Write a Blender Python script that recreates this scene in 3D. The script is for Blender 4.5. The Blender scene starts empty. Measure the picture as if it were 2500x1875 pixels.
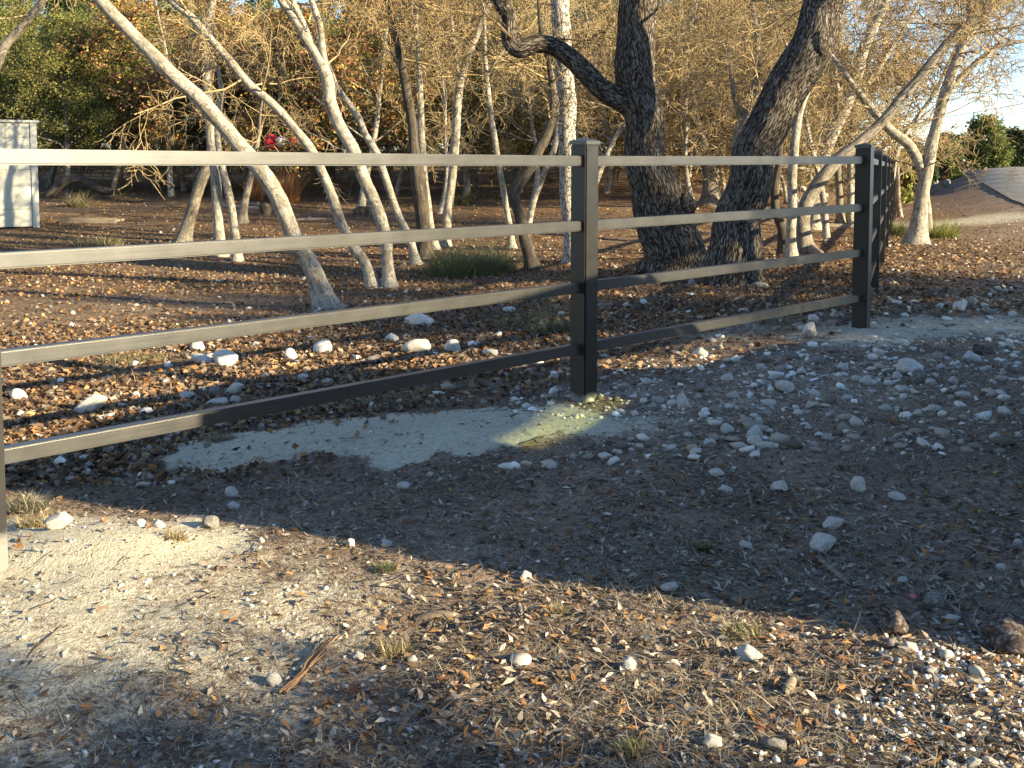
import bpy, bmesh, math, random
import numpy as np
from mathutils import Vector, Matrix

SC = bpy.context.scene
COL = SC.collection

# ------------------------------------------------------------------ camera
FPX, PITCH, YH, CAMZ = 2600.0, math.radians(4.26), 400.0, 1.31
CY = YH + FPX * math.tan(PITCH)
cam = bpy.data.cameras.new('camera')
cam.sensor_width = 36.0
cam.lens = 36.0 * FPX / 2500.0
cam.shift_y = -(937.5 - CY) / 2500.0
cam.clip_start, cam.clip_end = 0.05, 4000.0
camo = bpy.data.objects.new('camera', cam)
COL.objects.link(camo)
camo.location = (0, 0, CAMZ)
camo.rotation_euler = (math.pi / 2 - PITCH, 0, 0)
SC.camera = camo

# ------------------------------------------------------------------ sky, sun, exposure
SUN_EL = math.radians(18.0)
SUN_H = np.array([0.9023, -0.4311])          # horizontal direction towards the sun
world = bpy.data.worlds.new('World')
SC.world = world
world.use_nodes = True
wn = world.node_tree
sky = wn.nodes.new('ShaderNodeTexSky')
sky.sky_type = 'NISHITA'
sky.sun_disc = False
sky.sun_elevation = SUN_EL
sky.sun_rotation = math.atan2(SUN_H[0], SUN_H[1])
sky.air_density, sky.dust_density, sky.ozone_density, sky.altitude = 1.0, 0.0, 5.0, 2500.0
bg = wn.nodes['Background']
bg.inputs['Strength'].default_value = 0.095
wb = wn.nodes.new('ShaderNodeMix')                 # the camera's white balance for open shade
wb.data_type, wb.blend_type = 'RGBA', 'MULTIPLY'
wb.inputs[0].default_value = 1.0
wb.inputs[7].default_value = (1.25, 1.0, 0.80, 1)
wn.links.new(sky.outputs[0], wb.inputs[6])
wn.links.new(wb.outputs[2], bg.inputs[0])
sun = bpy.data.lights.new('sun', 'SUN')
sun.energy, sun.angle, sun.color = 3.8, math.radians(0.53), (1.0, 0.84, 0.54)
suno = bpy.data.objects.new('sun', sun)
COL.objects.link(suno)
SUN_V = Vector((SUN_H[0] * math.cos(SUN_EL), SUN_H[1] * math.cos(SUN_EL), math.sin(SUN_EL)))
suno.rotation_euler = SUN_V.to_track_quat('Z', 'Y').to_euler()
suno.location = (12, -6, 12)
vs = SC.view_settings
vs.view_transform, vs.look = 'Standard', 'None'
vs.exposure, vs.gamma = 2.15, 1.0
vs.use_curve_mapping = False
SC.cycles.max_bounces = 6
SC.cycles.transparent_max_bounces = 12
SC.cycles.use_denoising = True

# ------------------------------------------------------------------ numeric helpers
def sstep(a, b, x):
    t = np.clip((np.asarray(x, float) - a) / (b - a), 0, 1)
    return t * t * (3 - 2 * t)

def _hash(ix, iy, iz, seed):
    h = (ix * 374761393 + iy * 668265263 + iz * 2147483647 + seed * 1274126177) & 0xffffffff
    h = ((h ^ (h >> 13)) * 1274126177) & 0xffffffff
    return ((h ^ (h >> 16)) & 0xffff) / 65535.0

def vnoise(x, y, z=0.0, seed=0):
    x, y, z = np.broadcast_arrays(np.asarray(x, float), np.asarray(y, float), np.asarray(z, float))
    ix, iy, iz = [np.floor(v).astype(np.int64) for v in (x, y, z)]
    fx, fy, fz = x - ix, y - iy, z - iz
    fx, fy, fz = [f * f * (3 - 2 * f) for f in (fx, fy, fz)]
    r = 0
    for dx in (0, 1):
        for dy in (0, 1):
            for dz in (0, 1):
                w = (fx if dx else 1 - fx) * (fy if dy else 1 - fy) * (fz if dz else 1 - fz)
                r = r + w * _hash(ix + dx, iy + dy, iz + dz, seed)
    return r

def fbm(x, y, z=0.0, seed=0, octv=4):
    r, a, s = 0, 0.5, 1.0
    for i in range(octv):
        r = r + a * vnoise(np.asarray(x) * s, np.asarray(y) * s, np.asarray(z) * s, seed + i * 17)
        a, s = a * 0.5, s * 2.03
    return r

# ------------------------------------------------------------------ the lie of the land
U1 = np.array([0.712, 0.702])                 # front fence run
PB = np.array([0.386, 5.67])
PA = np.array([-1.757, 3.468])
PC = np.array([2.555, 7.74])
U2 = np.array([0.347, 0.938])                 # far fence run

def row_x(y):
    return PC[0] + (y - PC[1]) * U2[0] / U2[1]

def g0(x, y):
    x, y = np.asarray(x, float), np.asarray(y, float)
    off = x - row_x(np.minimum(y, 60))
    z = 0.10 * np.tanh((x - PB[0]) / 2.2) - 0.010 * np.clip(y - 7.7, 0, 14)
    left = 0.05 * np.clip(y - 15, 0, 18) + 0.022 * np.clip(y - 33, 0, 90)
    right = sstep(0.3, 4.5, off) * (0.043 * np.clip(y - 17, 0, 28) - 0.02 * np.clip(y - 48, 0, 60))
    return z + left * (1 - sstep(-6, -1, off)) + right

def ray(px, py):
    u, v = (px - 1250.0) / FPX, (CY - py) / FPX
    return np.array([u, math.cos(PITCH) + v * math.sin(PITCH), -math.sin(PITCH) + v * math.cos(PITCH)])

def pix(px, py):
    """ground point seen at a photograph pixel"""
    d = ray(px, py)
    lo, t = 0.5, 0.5
    while t < 400:
        p = d * t
        if CAMZ + p[2] < g0(p[0], p[1]):
            break
        lo, t = t, t * 1.01 + 0.01
    hi = t
    for _ in range(24):
        m = 0.5 * (lo + hi)
        p = d * m
        if CAMZ + p[2] < g0(p[0], p[1]):
            hi = m
        else:
            lo = m
    p = d * hi
    return np.array([p[0], p[1], g0(p[0], p[1])])

def at(px, py, Y):
    d = ray(px, py)
    t = Y / d[1]
    return np.array([d[0] * t, Y, CAMZ + d[2] * t])

def ell(x, y, c, rx, ry, ang):
    dx, dy = x - c[0], y - c[1]
    ca, sa = math.cos(ang), math.sin(ang)
    return np.sqrt(((dx * ca + dy * sa) / rx) ** 2 + ((-dx * sa + dy * ca) / ry) ** 2)

M1 = pix(960, 1075); M1b = pix(1430, 1050); M2 = pix(150, 1530); M2b = pix(190, 1350); M3 = pix(2330, 800); M3b = pix(2130, 830); M4 = pix(2360, 540)
M5 = pix(2450, 1840)

def g(x, y):
    x, y = np.asarray(x, float), np.asarray(y, float)
    z = g0(x, y)
    z = z + 0.085 * (1 - sstep(0.15, 1.1, ell(x, y, M1, 1.15, 0.52, 0.12)))
    z = z + 0.035 * (1 - sstep(0.1, 1.0, ell(x, y, PB, 0.42, 0.33, 0.5)))
    z = z + 0.075 * (1 - sstep(0.1, 1.0, ell(x, y, M2b, 0.62, 0.34, -0.2)))
    z = z + 0.03 * (1 - sstep(0.2, 1.0, ell(x, y, M2, 1.2, 0.8, 0.3)))
    z = z + 0.04 * (1 - sstep(0.1, 1.0, ell(x, y, PC, 0.6, 0.5, 0.5)))
    near = 1 - sstep(10, 30, y)
    z = z + near * (0.05 * (fbm(x * 0.9, y * 0.9, 0, 3, 3) - 0.45) + 0.022 * (fbm(x * 6, y * 6, 0, 9, 3) - 0.45) + 0.010 * (vnoise(x * 24, y * 24, 0, 5) - 0.5))
    return z

def caliche(x, y):
    n = fbm(x * 2.2, y * 2.2, 0, 31, 4) - 0.47
    n2 = fbm(x * 9, y * 9, 0, 37, 3) - 0.45
    def m(c, rx, ry, a, soft=0.35, k=1.0):
        return k * (1 - sstep(1 - soft, 1 + soft, ell(x, y, c, rx, ry, a) + 0.9 * n + 0.6 * n2))
    r = m(M1, 1.05, 0.47, 0.12, 0.2, 1.15)
    r = np.maximum(r, m(M1b, 0.62, 0.32, 0.1, 0.8, 0.62))
    r = np.maximum(r, m(M2, 1.0, 1.05, 0.3, 0.9, 0.64))
    r = np.maximum(r, m(M2b, 0.75, 0.40, -0.2, 0.4, 0.95))
    r = np.maximum(r, m(M3, 1.9, 0.7, 0.15, 0.8, 0.62))
    r = np.maximum(r, m(M3b, 0.55, 0.33, 0.4, 0.7, 0.7))
    r = np.maximum(r, m(M4, 6.0, 1.6, 0.1, 0.9, 0.6))
    r = np.maximum(r, m(pix(1900, 950), 1.6, 0.9, 0.3, 0.9, 0.42))
    r = np.maximum(r, m(pix(300, 750), 2.6, 0.9, 0.0, 0.9, 0.34))
    return r

# ------------------------------------------------------------------ materials
def ramp(nt, fac, stops):
    r = nt.nodes.new('ShaderNodeValToRGB')
    els = r.color_ramp.elements
    while len(els) < len(stops):
        els.new(0.5)
    for e, (p, c) in zip(els, stops):
        e.position = p
        e.color = (c[0], c[1], c[2], 1)
    nt.links.new(fac, r.inputs[0])
    return r.outputs[0]

class NT:
    def __init__(s, name, rough=0.85, spec=0.25):
        s.m = bpy.data.materials.new(name)
        s.m.use_nodes = True
        s.t = s.m.node_tree
        s.b = s.t.nodes['Principled BSDF']
        s.b.inputs['Roughness'].default_value = rough
        s.b.inputs['Specular IOR Level'].default_value = spec
        s.L = s.t.links.new
    def n(s, typ, **kw):
        nd = s.t.nodes.new(typ)
        for k, v in kw.items():
            if k in nd.inputs:
                nd.inputs[k].default_value = v
            else:
                setattr(nd, k, v)
        return nd
    def coord(s, which='Object', scale=(1, 1, 1)):
        c = s.n('ShaderNodeTexCoord')
        mp = s.n('ShaderNodeMapping')
        mp.inputs['Scale'].default_value = scale
        s.L(c.outputs[which], mp.inputs[0])
        return mp.outputs[0]
    def attr(s, name, scale=None, out='Color'):
        a = s.n('ShaderNodeAttribute', attribute_name=name)
        if scale is None:
            return a.outputs[out]
        mp = s.n('ShaderNodeMapping')
        mp.inputs['Scale'].default_value = scale
        s.L(a.outputs['Vector'], mp.inputs[0])
        return mp.outputs[0]
    def noise(s, vec, scale=5, detail=4, rough=0.55, out='Fac'):
        nd = s.n('ShaderNodeTexNoise')
        nd.inputs['Scale'].default_value = scale
        nd.inputs['Detail'].default_value = detail
        nd.inputs['Roughness'].default_value = rough
        s.L(vec, nd.inputs['Vector'])
        return nd.outputs[out]
    def voro(s, vec, scale=5, feature='F1', out='Distance', rand=1.0):
        nd = s.n('ShaderNodeTexVoronoi', feature=feature)
        nd.inputs['Scale'].default_value = scale
        nd.inputs['Randomness'].default_value = rand
        s.L(vec, nd.inputs['Vector'])
        return nd.outputs[out]
    def ramp(s, fac, *stops):
        return ramp(s.t, fac, stops)
    def mix(s, fac, a, b, mode='MIX'):
        nd = s.n('ShaderNodeMix', data_type='RGBA', blend_type=mode)
        for sock, v in ((nd.inputs[0], fac), (nd.inputs[6], a), (nd.inputs[7], b)):
            if hasattr(v, 'is_linked'):
                s.L(v, sock)
            elif isinstance(v, (int, float)):
                sock.default_value = v
            else:
                sock.default_value = (v[0], v[1], v[2], 1)
        return nd.outputs[2]
    def math(s, op, a, b=0.0):
        nd = s.n('ShaderNodeMath', operation=op)
        for sock, v in ((nd.inputs[0], a), (nd.inputs[1], b)):
            if hasattr(v, 'is_linked'):
                s.L(v, sock)
            else:
                sock.default_value = v
        return nd.outputs[0]
    def base(s, c):
        if hasattr(c, 'is_linked'):
            s.L(c, s.b.inputs['Base Color'])
        else:
            s.b.inputs['Base Color'].default_value = (c[0], c[1], c[2], 1)
    def bump(s, h, strength=0.5, dist=0.01):
        nd = s.n('ShaderNodeBump')
        nd.inputs['Strength'].default_value = strength
        nd.inputs['Distance'].default_value = dist
        s.L(h, nd.inputs['Height'])
        s.L(nd.outputs[0], s.b.inputs['Normal'])
    def translucent(s, col, amount=0.3):
        tr = s.n('ShaderNodeBsdfTranslucent')
        s.L(col, tr.inputs[0])
        mx = s.n('ShaderNodeMixShader')
        mx.inputs[0].default_value = amount
        out = s.t.nodes['Material Output']
        s.L(s.b.outputs[0], mx.inputs[1])
        s.L(tr.outputs[0], mx.inputs[2])
        s.L(mx.outputs[0], out.inputs[0])

MAT = {}
def mk_mats():
    # ground
    t = NT('ground_earth', 0.95, 0.1)
    c = t.coord()
    n1 = t.noise(c, 1.9, 6, 0.65); n2 = t.noise(c, 38, 5, 0.7); n3 = t.noise(c, 7, 5, 0.6)
    soil = t.ramp(n2, (0.28, (0.14, 0.098, 0.068)), (0.5, (0.27, 0.20, 0.145)), (0.72, (0.42, 0.335, 0.255)))
    soil = t.mix(1.0, soil, t.ramp(n1, (0.36, (0.62, 0.60, 0.58)), (0.62, (1.12, 1.1, 1.08))), 'MULTIPLY')
    v = t.voro(c, 34, out='Color'); vd = t.voro(c, 34)
    sep = t.n('ShaderNodeSeparateColor'); t.L(v, sep.inputs[0])
    litter = t.ramp(sep.outputs[0], (0.0, (0.085, 0.052, 0.034)), (0.3, (0.15, 0.088, 0.05)), (0.55, (0.23, 0.135, 0.068)), (0.8, (0.28, 0.20, 0.12)), (1.0, (0.17, 0.115, 0.075)))
    edge = t.ramp(vd, (0.35, (1, 1, 1)), (0.8, (0.55, 0.52, 0.48)))
    litter = t.mix(1.0, litter, edge, 'MULTIPLY')
    col = t.mix(t.attr('litter', out='Fac'), soil, litter)
    cal = t.ramp(n2, (0.25, (0.36, 0.315, 0.225)), (0.5, (0.53, 0.48, 0.36)), (0.75, (0.66, 0.61, 0.48)))
    sum_ = t.math('ADD', t.attr('caliche', out='Fac'), t.math('MULTIPLY', t.math('SUBTRACT', n3, 0.5), 0.55))
    sum_ = t.math('ADD', sum_, t.math('MULTIPLY', t.math('SUBTRACT', n2, 0.5), 0.7))
    fac = t.ramp(sum_, (0.36, (0, 0, 0)), (0.66, (1, 1, 1)))
    fac2 = t.math('MULTIPLY', fac, t.math('MINIMUM', t.math('MULTIPLY', t.attr('caliche', out='Fac'), 4.0), 1.0))
    col = t.mix(fac2, col, cal)
    t.base(col)
    h = t.math('ADD', t.math('MULTIPLY', n2, 0.6), t.math('MULTIPLY', t.noise(c, 130, 3, 0.6), 0.4))
    t.bump(h, 0.9, 0.02)
    MAT['ground'] = t.m
    # road
    t = NT('road_chip_seal', 0.9, 0.15)
    c = t.coord()
    t.base(t.mix(t.noise(c, 0.6, 5), t.ramp(t.noise(c, 55, 3), (0.3, (0.16, 0.15, 0.135)), (0.7, (0.32, 0.30, 0.27))), (0.27, 0.25, 0.215)))
    t.bump(t.noise(c, 70, 3), 0.5, 0.02)
    MAT['road'] = t.m
    # fence paint
    t = NT('black_satin_paint', 0.40, 1.0); t.b.inputs['IOR'].default_value = 1.6
    c = t.coord(scale=(1, 1, 1))
    n = t.noise(c, 9, 5, 0.65)
    st = t.noise(t.coord(scale=(2.0, 60, 60)), 2, 4, 0.6)
    t.base(t.ramp(n, (0.3, (0.010, 0.0098, 0.0095)), (0.7, (0.017, 0.0162, 0.015))))
    r = t.math('ADD', t.math('MULTIPLY', n, 0.10), t.math('MULTIPLY', st, 0.10))
    t.L(t.math('ADD', r, 0.26), t.b.inputs['Roughness'])
    t.bump(t.noise(c, 160, 2), 0.06, 0.002)
    MAT['paint'] = t.m
    t = NT('dusty_post_foot', 0.85, 0.6)
    c = t.coord()
    z = t.n('ShaderNodeSeparateXYZ'); t.L(c, z.inputs[0])
    hz = t.math('ADD', z.outputs[2], t.math('MULTIPLY', t.math('SUBTRACT', t.noise(c, 14, 4), 0.5), 0.09))
    f = t.ramp(hz, (0.045, (1, 1, 1)), (0.085, (0, 0, 0)))
    t.base(t.mix(f, t.ramp(t.noise(c, 9, 5, 0.65), (0.3, (0.010, 0.0098, 0.0095)), (0.7, (0.017, 0.0162, 0.015))), (0.19, 0.185, 0.17)))
    t.L(t.math('ADD', t.math('MULTIPLY', f, 0.45), t.math('ADD', 0.29, t.math('MULTIPLY', t.noise(c, 9, 5), 0.14))), t.b.inputs['Roughness'])
    MAT['post'] = t.m
    t = NT('weld_metal', 0.5, 0.5)
    t.base((0.03, 0.03, 0.03)); t.bump(t.noise(t.coord(), 260, 2), 0.8, 0.004)
    MAT['weld'] = t.m
    # barks : attribute buv = (R cos, R sin, length)
    def bark(name, c_dark, c_mid, c_lite, patch, scale_l, dark_amt, bump, vs_=18, base_dark=True):
        t = NT(name, 0.9, 0.15)
        uv = t.attr('buv', (1, 1, scale_l)); uo = t.attr('buv', (1, 1, 1))
        n = t.noise(uv, vs_, 6, 0.65)
        big = t.noise(uo, 5, 4, 0.6)
        col = t.ramp(n, (0.30, c_dark), (0.48, c_mid), (0.72, c_lite))
        col = t.mix(t.ramp(big, (0.50, (0, 0, 0)), (0.58, (1, 1, 1))), col, t.mix(0.85, col, patch))
        ring = t.noise(t.attr('buv', (1, 1, 5)), 7, 5, 0.65)
        col = t.mix(t.math('MULTIPLY', t.ramp(ring, (0.55, (0, 0, 0)), (0.63, (1, 1, 1))), dark_amt), col, c_dark)
        t.base(col)
        t.bump(t.math('ADD', n, t.math('MULTIPLY', ring, 0.7)), bump, 0.015)
        return t.m
    MAT['bark_pale'] = bark('bark_pale', (0.13, 0.105, 0.08), (0.35, 0.315, 0.255), (0.52, 0.48, 0.40), (0.20, 0.175, 0.135), 1.0, 0.8, 0.9)
    MAT['bark_grey'] = bark('bark_grey', (0.085, 0.07, 0.055), (0.22, 0.19, 0.15), (0.36, 0.32, 0.26), (0.13, 0.11, 0.085), 0.5, 0.7, 0.9)
    MAT['bark_dark'] = bark('bark_dark', (0.035, 0.028, 0.022), (0.085, 0.070, 0.055), (0.16, 0.135, 0.108), (0.06, 0.05, 0.04), 0.22, 0.4, 1.0, 26)
    MAT['twig'] = bark('bark_twig', (0.22, 0.155, 0.075), (0.37, 0.275, 0.145), (0.48, 0.38, 0.22), (0.27, 0.195, 0.10), 1.0, 0.2, 0.2)
    MAT['twig_dark'] = bark('bark_twig_dark', (0.06, 0.044, 0.028), (0.12, 0.088, 0.052), (0.20, 0.15, 0.092), (0.085, 0.06, 0.038), 1.0, 0.2, 0.2)
    # flaky white bark: plates with dark cracks
    t = NT('bark_flaky', 0.9, 0.15)
    uv = t.attr('buv', (1, 1, 0.55))
    warp = t.n('ShaderNodeVectorMath', operation='ADD'); t.L(uv, warp.inputs[0])
    sc = t.n('ShaderNodeVectorMath', operation='SCALE'); t.L(t.noise(uv, 9, 3, out='Color'), sc.inputs[0]); sc.inputs['Scale'].default_value = 0.07
    t.L(sc.outputs[0], warp.inputs[1])
    d = t.voro(warp.outputs[0], 17, 'DISTANCE_TO_EDGE')
    crack = t.ramp(d, (0.015, (0, 0, 0)), (0.085, (1, 1, 1)))
    pl = t.ramp(t.noise(t.attr('buv', (1, 1, 1)), 14, 5), (0.3, (0.33, 0.30, 0.25)), (0.7, (0.56, 0.52, 0.45)))
    t.base(t.mix(crack, (0.085, 0.065, 0.05), pl)); t.bump(crack, 0.9, 0.02)
    MAT['bark_flaky'] = t.m
    # live-oak bark
    t = NT('bark_oak', 0.92, 0.15)
    uv = t.attr('buv', (1, 1, 0.17))
    warp = t.n('ShaderNodeVectorMath', operation='ADD'); t.L(uv, warp.inputs[0])
    sc = t.n('ShaderNodeVectorMath', operation='SCALE'); t.L(t.noise(uv, 16, 3, out='Color'), sc.inputs[0]); sc.inputs['Scale'].default_value = 0.03
    t.L(sc.outputs[0], warp.inputs[1])
    d = t.voro(warp.outputs[0], 62, 'DISTANCE_TO_EDGE')
    n = t.noise(uv, 34, 5, 0.7)
    crack = t.ramp(t.math('ADD', d, t.math('MULTIPLY', t.math('SUBTRACT', n, 0.5), 0.5)), (0.0, (0, 0, 0)), (0.20, (1, 1, 1)))
    hh = t.attr('ridge', out='Fac')
    pl = t.ramp(t.math('ADD', t.math('MULTIPLY', hh, 0.45), t.math('MULTIPLY', n, 0.6)), (0.28, (0.07, 0.056, 0.044)), (0.50, (0.17, 0.140, 0.112)), (0.78, (0.31, 0.27, 0.22)))
    pl = t.mix(t.math('MULTIPLY', t.ramp(t.noise(t.attr('buv', (1, 1, 1)), 9, 5, 0.65), (0.60, (0, 0, 0)), (0.72, (1, 1, 1))), 0.5), pl, (0.24, 0.23, 0.20))
    t.base(t.mix(crack, (0.032, 0.024, 0.018), pl))
    t.bump(t.math('ADD', t.math('MULTIPLY', crack, 1.0), t.math('MULTIPLY', n, 0.35)), 1.0, 0.03)
    MAT['bark_oak'] = t.m
    # leaf-like things coloured piece by piece
    def tinted(name, rough, transl, spec=0.3):
        t = NT(name, rough, spec)
        c = t.attr('col')
        t.base(c)
        if transl:
            t.translucent(c, transl)
        return t.m
    MAT['leaf'] = tinted('leaf', 0.6, 0.30)
    MAT['litter'] = tinted('dry_leaf', 0.8, 0.12, 0.2)
    MAT['blade'] = tinted('grass_blade', 0.8, 0.2, 0.2)
    MAT['pebble'] = tinted('pebble', 0.9, 0, 0.15)
    def rock(name, a, b, c_, sc_=9):
        t = NT(name, 0.92, 0.15)
        oi = t.n('ShaderNodeObjectInfo')
        cc = t.n('ShaderNodeVectorMath', operation='ADD'); t.L(t.coord(), cc.inputs[0]); t.L(oi.outputs['Location'], cc.inputs[1])
        n = t.noise(cc.outputs[0], sc_, 6, 0.7)
        n2 = t.noise(cc.outputs[0], sc_ * 5, 4, 0.7)
        col = t.ramp(n, (0.32, a), (0.50, b), (0.66, c_))
        pit = t.ramp(n2, (0.32, (0.45, 0.42, 0.38)), (0.47, (1, 1, 1)))
        t.base(t.mix(1.0, col, pit, 'MULTIPLY'))
        t.bump(n2, 0.8, 0.012)
        return t.m
    MAT['limestone'] = rock('limestone', (0.52, 0.475, 0.40), (0.72, 0.69, 0.63), (0.83, 0.81, 0.76))
    MAT['greystone'] = rock('greystone', (0.16, 0.145, 0.13), (0.30, 0.28, 0.255), (0.50, 0.48, 0.45))
    MAT['brownstone'] = rock('brownstone', (0.055, 0.040, 0.036), (0.11, 0.082, 0.072), (0.42, 0.39, 0.36))
    t = NT('weathered_wood', 0.9, 0.15)
    n = t.noise(t.coord(scale=(3, 40, 40)), 2, 5, 0.6)
    t.base(t.ramp(n, (0.3, (0.10, 0.078, 0.058)), (0.55, (0.24, 0.195, 0.15)), (0.8, (0.36, 0.31, 0.25)))); t.bump(n, 0.6, 0.01)
    MAT['wood'] = t.m
    t = NT('stick_wood', 0.9, 0.15)
    n = t.noise(t.coord(), 30, 5, 0.6)
    t.base(t.ramp(n, (0.3, (0.07, 0.055, 0.042)), (0.6, (0.19, 0.155, 0.12)), (0.8, (0.33, 0.28, 0.22)))); t.bump(n, 0.6, 0.006)
    MAT['stick'] = t.m
    t = NT('shed_siding', 0.6, 0.4)
    n = t.noise(t.coord(), 2.2, 6, 0.6)
    t.base(t.ramp(n, (0.3, (0.50, 0.49, 0.40)), (0.55, (0.60, 0.59, 0.49)), (0.75, (0.66, 0.65, 0.55)))); t.bump(t.noise(t.coord(), 3, 3), 0.15, 0.03)
    MAT['siding'] = t.m
    t = NT('shed_trim', 0.6, 0.4); t.base((0.56, 0.56, 0.50)); MAT['trim'] = t.m
    t = NT('dark_steel', 0.6, 0.4); t.base((0.03, 0.03, 0.03)); MAT['steel'] = t.m
    t = NT('cable_rubber', 0.6, 0.3); t.base((0.025, 0.025, 0.028)); MAT['cable'] = t.m
    t = NT('red_cloth', 0.7, 0.3); t.base((0.62, 0.03, 0.04)); MAT['red'] = t.m
    t = NT('white_cloth', 0.7, 0.3); t.base((0.75, 0.75, 0.75)); MAT['white'] = t.m
    t = NT('pink_petal', 0.6, 0.3); t.base((0.70, 0.16, 0.20)); MAT['pink'] = t.m
    t = NT('pale_leaf', 0.6, 0.3); t.base(t.ramp(t.noise(t.coord(), 12, 4), (0.3, (0.50, 0.43, 0.34)), (0.7, (0.60, 0.53, 0.43)))); MAT['paleleaf'] = t.m
    t = NT('car_paint', 0.3, 0.5); t.base((0.25, 0.26, 0.27)); t.b.inputs['Metallic'].default_value = 0.5; MAT['car'] = t.m
    t = NT('tyre', 0.9, 0.2); t.base((0.02, 0.02, 0.02)); MAT['tyre'] = t.m
    t = NT('rim', 0.35, 0.5); t.base((0.5, 0.5, 0.5)); t.b.inputs['Metallic'].default_value = 0.9; MAT['rim'] = t.m
    t = NT('lamp', 0.2, 0.5); t.base((0.7, 0.7, 0.7)); MAT['lamp'] = t.m
    t = NT('tinted_glass', 0.05, 0.5)
    tr = t.n('ShaderNodeBsdfTransparent'); tr.inputs[0].default_value = (0.84, 0.88, 0.74, 1)
    gl = t.n('ShaderNodeBsdfGlossy'); gl.inputs['Roughness'].default_value = 0.02
    mx = t.n('ShaderNodeMixShader'); mx.inputs[0].default_value = 0.08
    t.L(tr.outputs[0], mx.inputs[1]); t.L(gl.outputs[0], mx.inputs[2]); t.L(mx.outputs[0], t.t.nodes['Material Output'].inputs[0])
    MAT['glass'] = t.m
    t = NT('light_block_glass', 0.05, 0.5); t.base((0.01, 0.011, 0.01)); MAT['light_block_glass'] = t.m  # opaque pane that blocks sunlight through the unseen car
mk_mats()

# ------------------------------------------------------------------ object helpers
def link(name, data, parent=None, mat=None):
    o = bpy.data.objects.new(name, data)
    COL.objects.link(o)
    if parent is not None:
        o.parent = parent
    if mat is not None and data is not None and not data.materials:
        data.materials.append(MAT[mat])
    return o

def tag(o, label, cat, group=None, kind=None):
    if label: o['label'] = label
    if cat: o['category'] = cat
    if group: o['group'] = group
    if kind: o['kind'] = kind
    return o

def empty(name, loc=(0, 0, 0), rz=0.0):
    o = bpy.data.objects.new(name, None)
    o.empty_display_size = 0.2
    COL.objects.link(o)
    o.location = loc
    o.rotation_euler[2] = rz
    return o

def mesh_np(name, V, F, smooth=False, attrs=None):
    """V (n,3); F list of integer arrays, each (m,k)"""
    me = bpy.data.meshes.new(name)
    V = np.ascontiguousarray(V, dtype=np.float32)
    me.vertices.add(len(V))
    me.vertices.foreach_set('co', V.ravel())
    F = [f for f in F if len(f)]
    nl = sum(f.size for f in F); nf = sum(len(f) for f in F)
    me.loops.add(nl); me.polygons.add(nf)
    me.loops.foreach_set('vertex_index', np.concatenate([f.ravel() for f in F]).astype(np.int32))
    tot = np.concatenate([np.full(len(f), f.shape[1], np.int32) for f in F])
    me.polygons.foreach_set('loop_start', (np.cumsum(tot) - tot).astype(np.int32))
    try:
        me.polygons.foreach_set('loop_total', tot)
    except Exception:
        pass
    if smooth:
        me.polygons.foreach_set('use_smooth', np.ones(nf, bool))
    for k, a in (attrs or {}).items():
        a = np.asarray(a, np.float32)
        if a.ndim == 1:
            at_ = me.attributes.new(k, 'FLOAT', 'POINT'); at_.data.foreach_set('value', a)
        elif k == 'col':
            at_ = me.attributes.new(k, 'FLOAT_COLOR', 'POINT')
            at_.data.foreach_set('color', np.hstack([a, np.ones((len(a), 1), np.float32)]).ravel())
        else:
            at_ = me.attributes.new(k, 'FLOAT_VECTOR', 'POINT'); at_.data.foreach_set('vector', a.ravel())
    me.update(calc_edges=True)
    return me

def bm_mesh(name, bm, smooth=False):
    me = bpy.data.meshes.new(name)
    bm.to_mesh(me); bm.free()
    if smooth:
        me.polygons.foreach_set('use_smooth', [True] * len(me.polygons))
    return me

def box_mesh(name, sx, sy, sz, bevel=0.0, z0=True, seg=2):
    bm = bmesh.new()
    bmesh.ops.create_cube(bm, size=1.0)
    for v in bm.verts:
        v.co = Vector((v.co.x * sx, v.co.y * sy, (v.co.z + (0.5 if z0 else 0)) * sz))
    if bevel:
        bmesh.ops.bevel(bm, geom=list(bm.edges), offset=bevel, segments=seg, affect='EDGES')
    return bm_mesh(name, bm)

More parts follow.
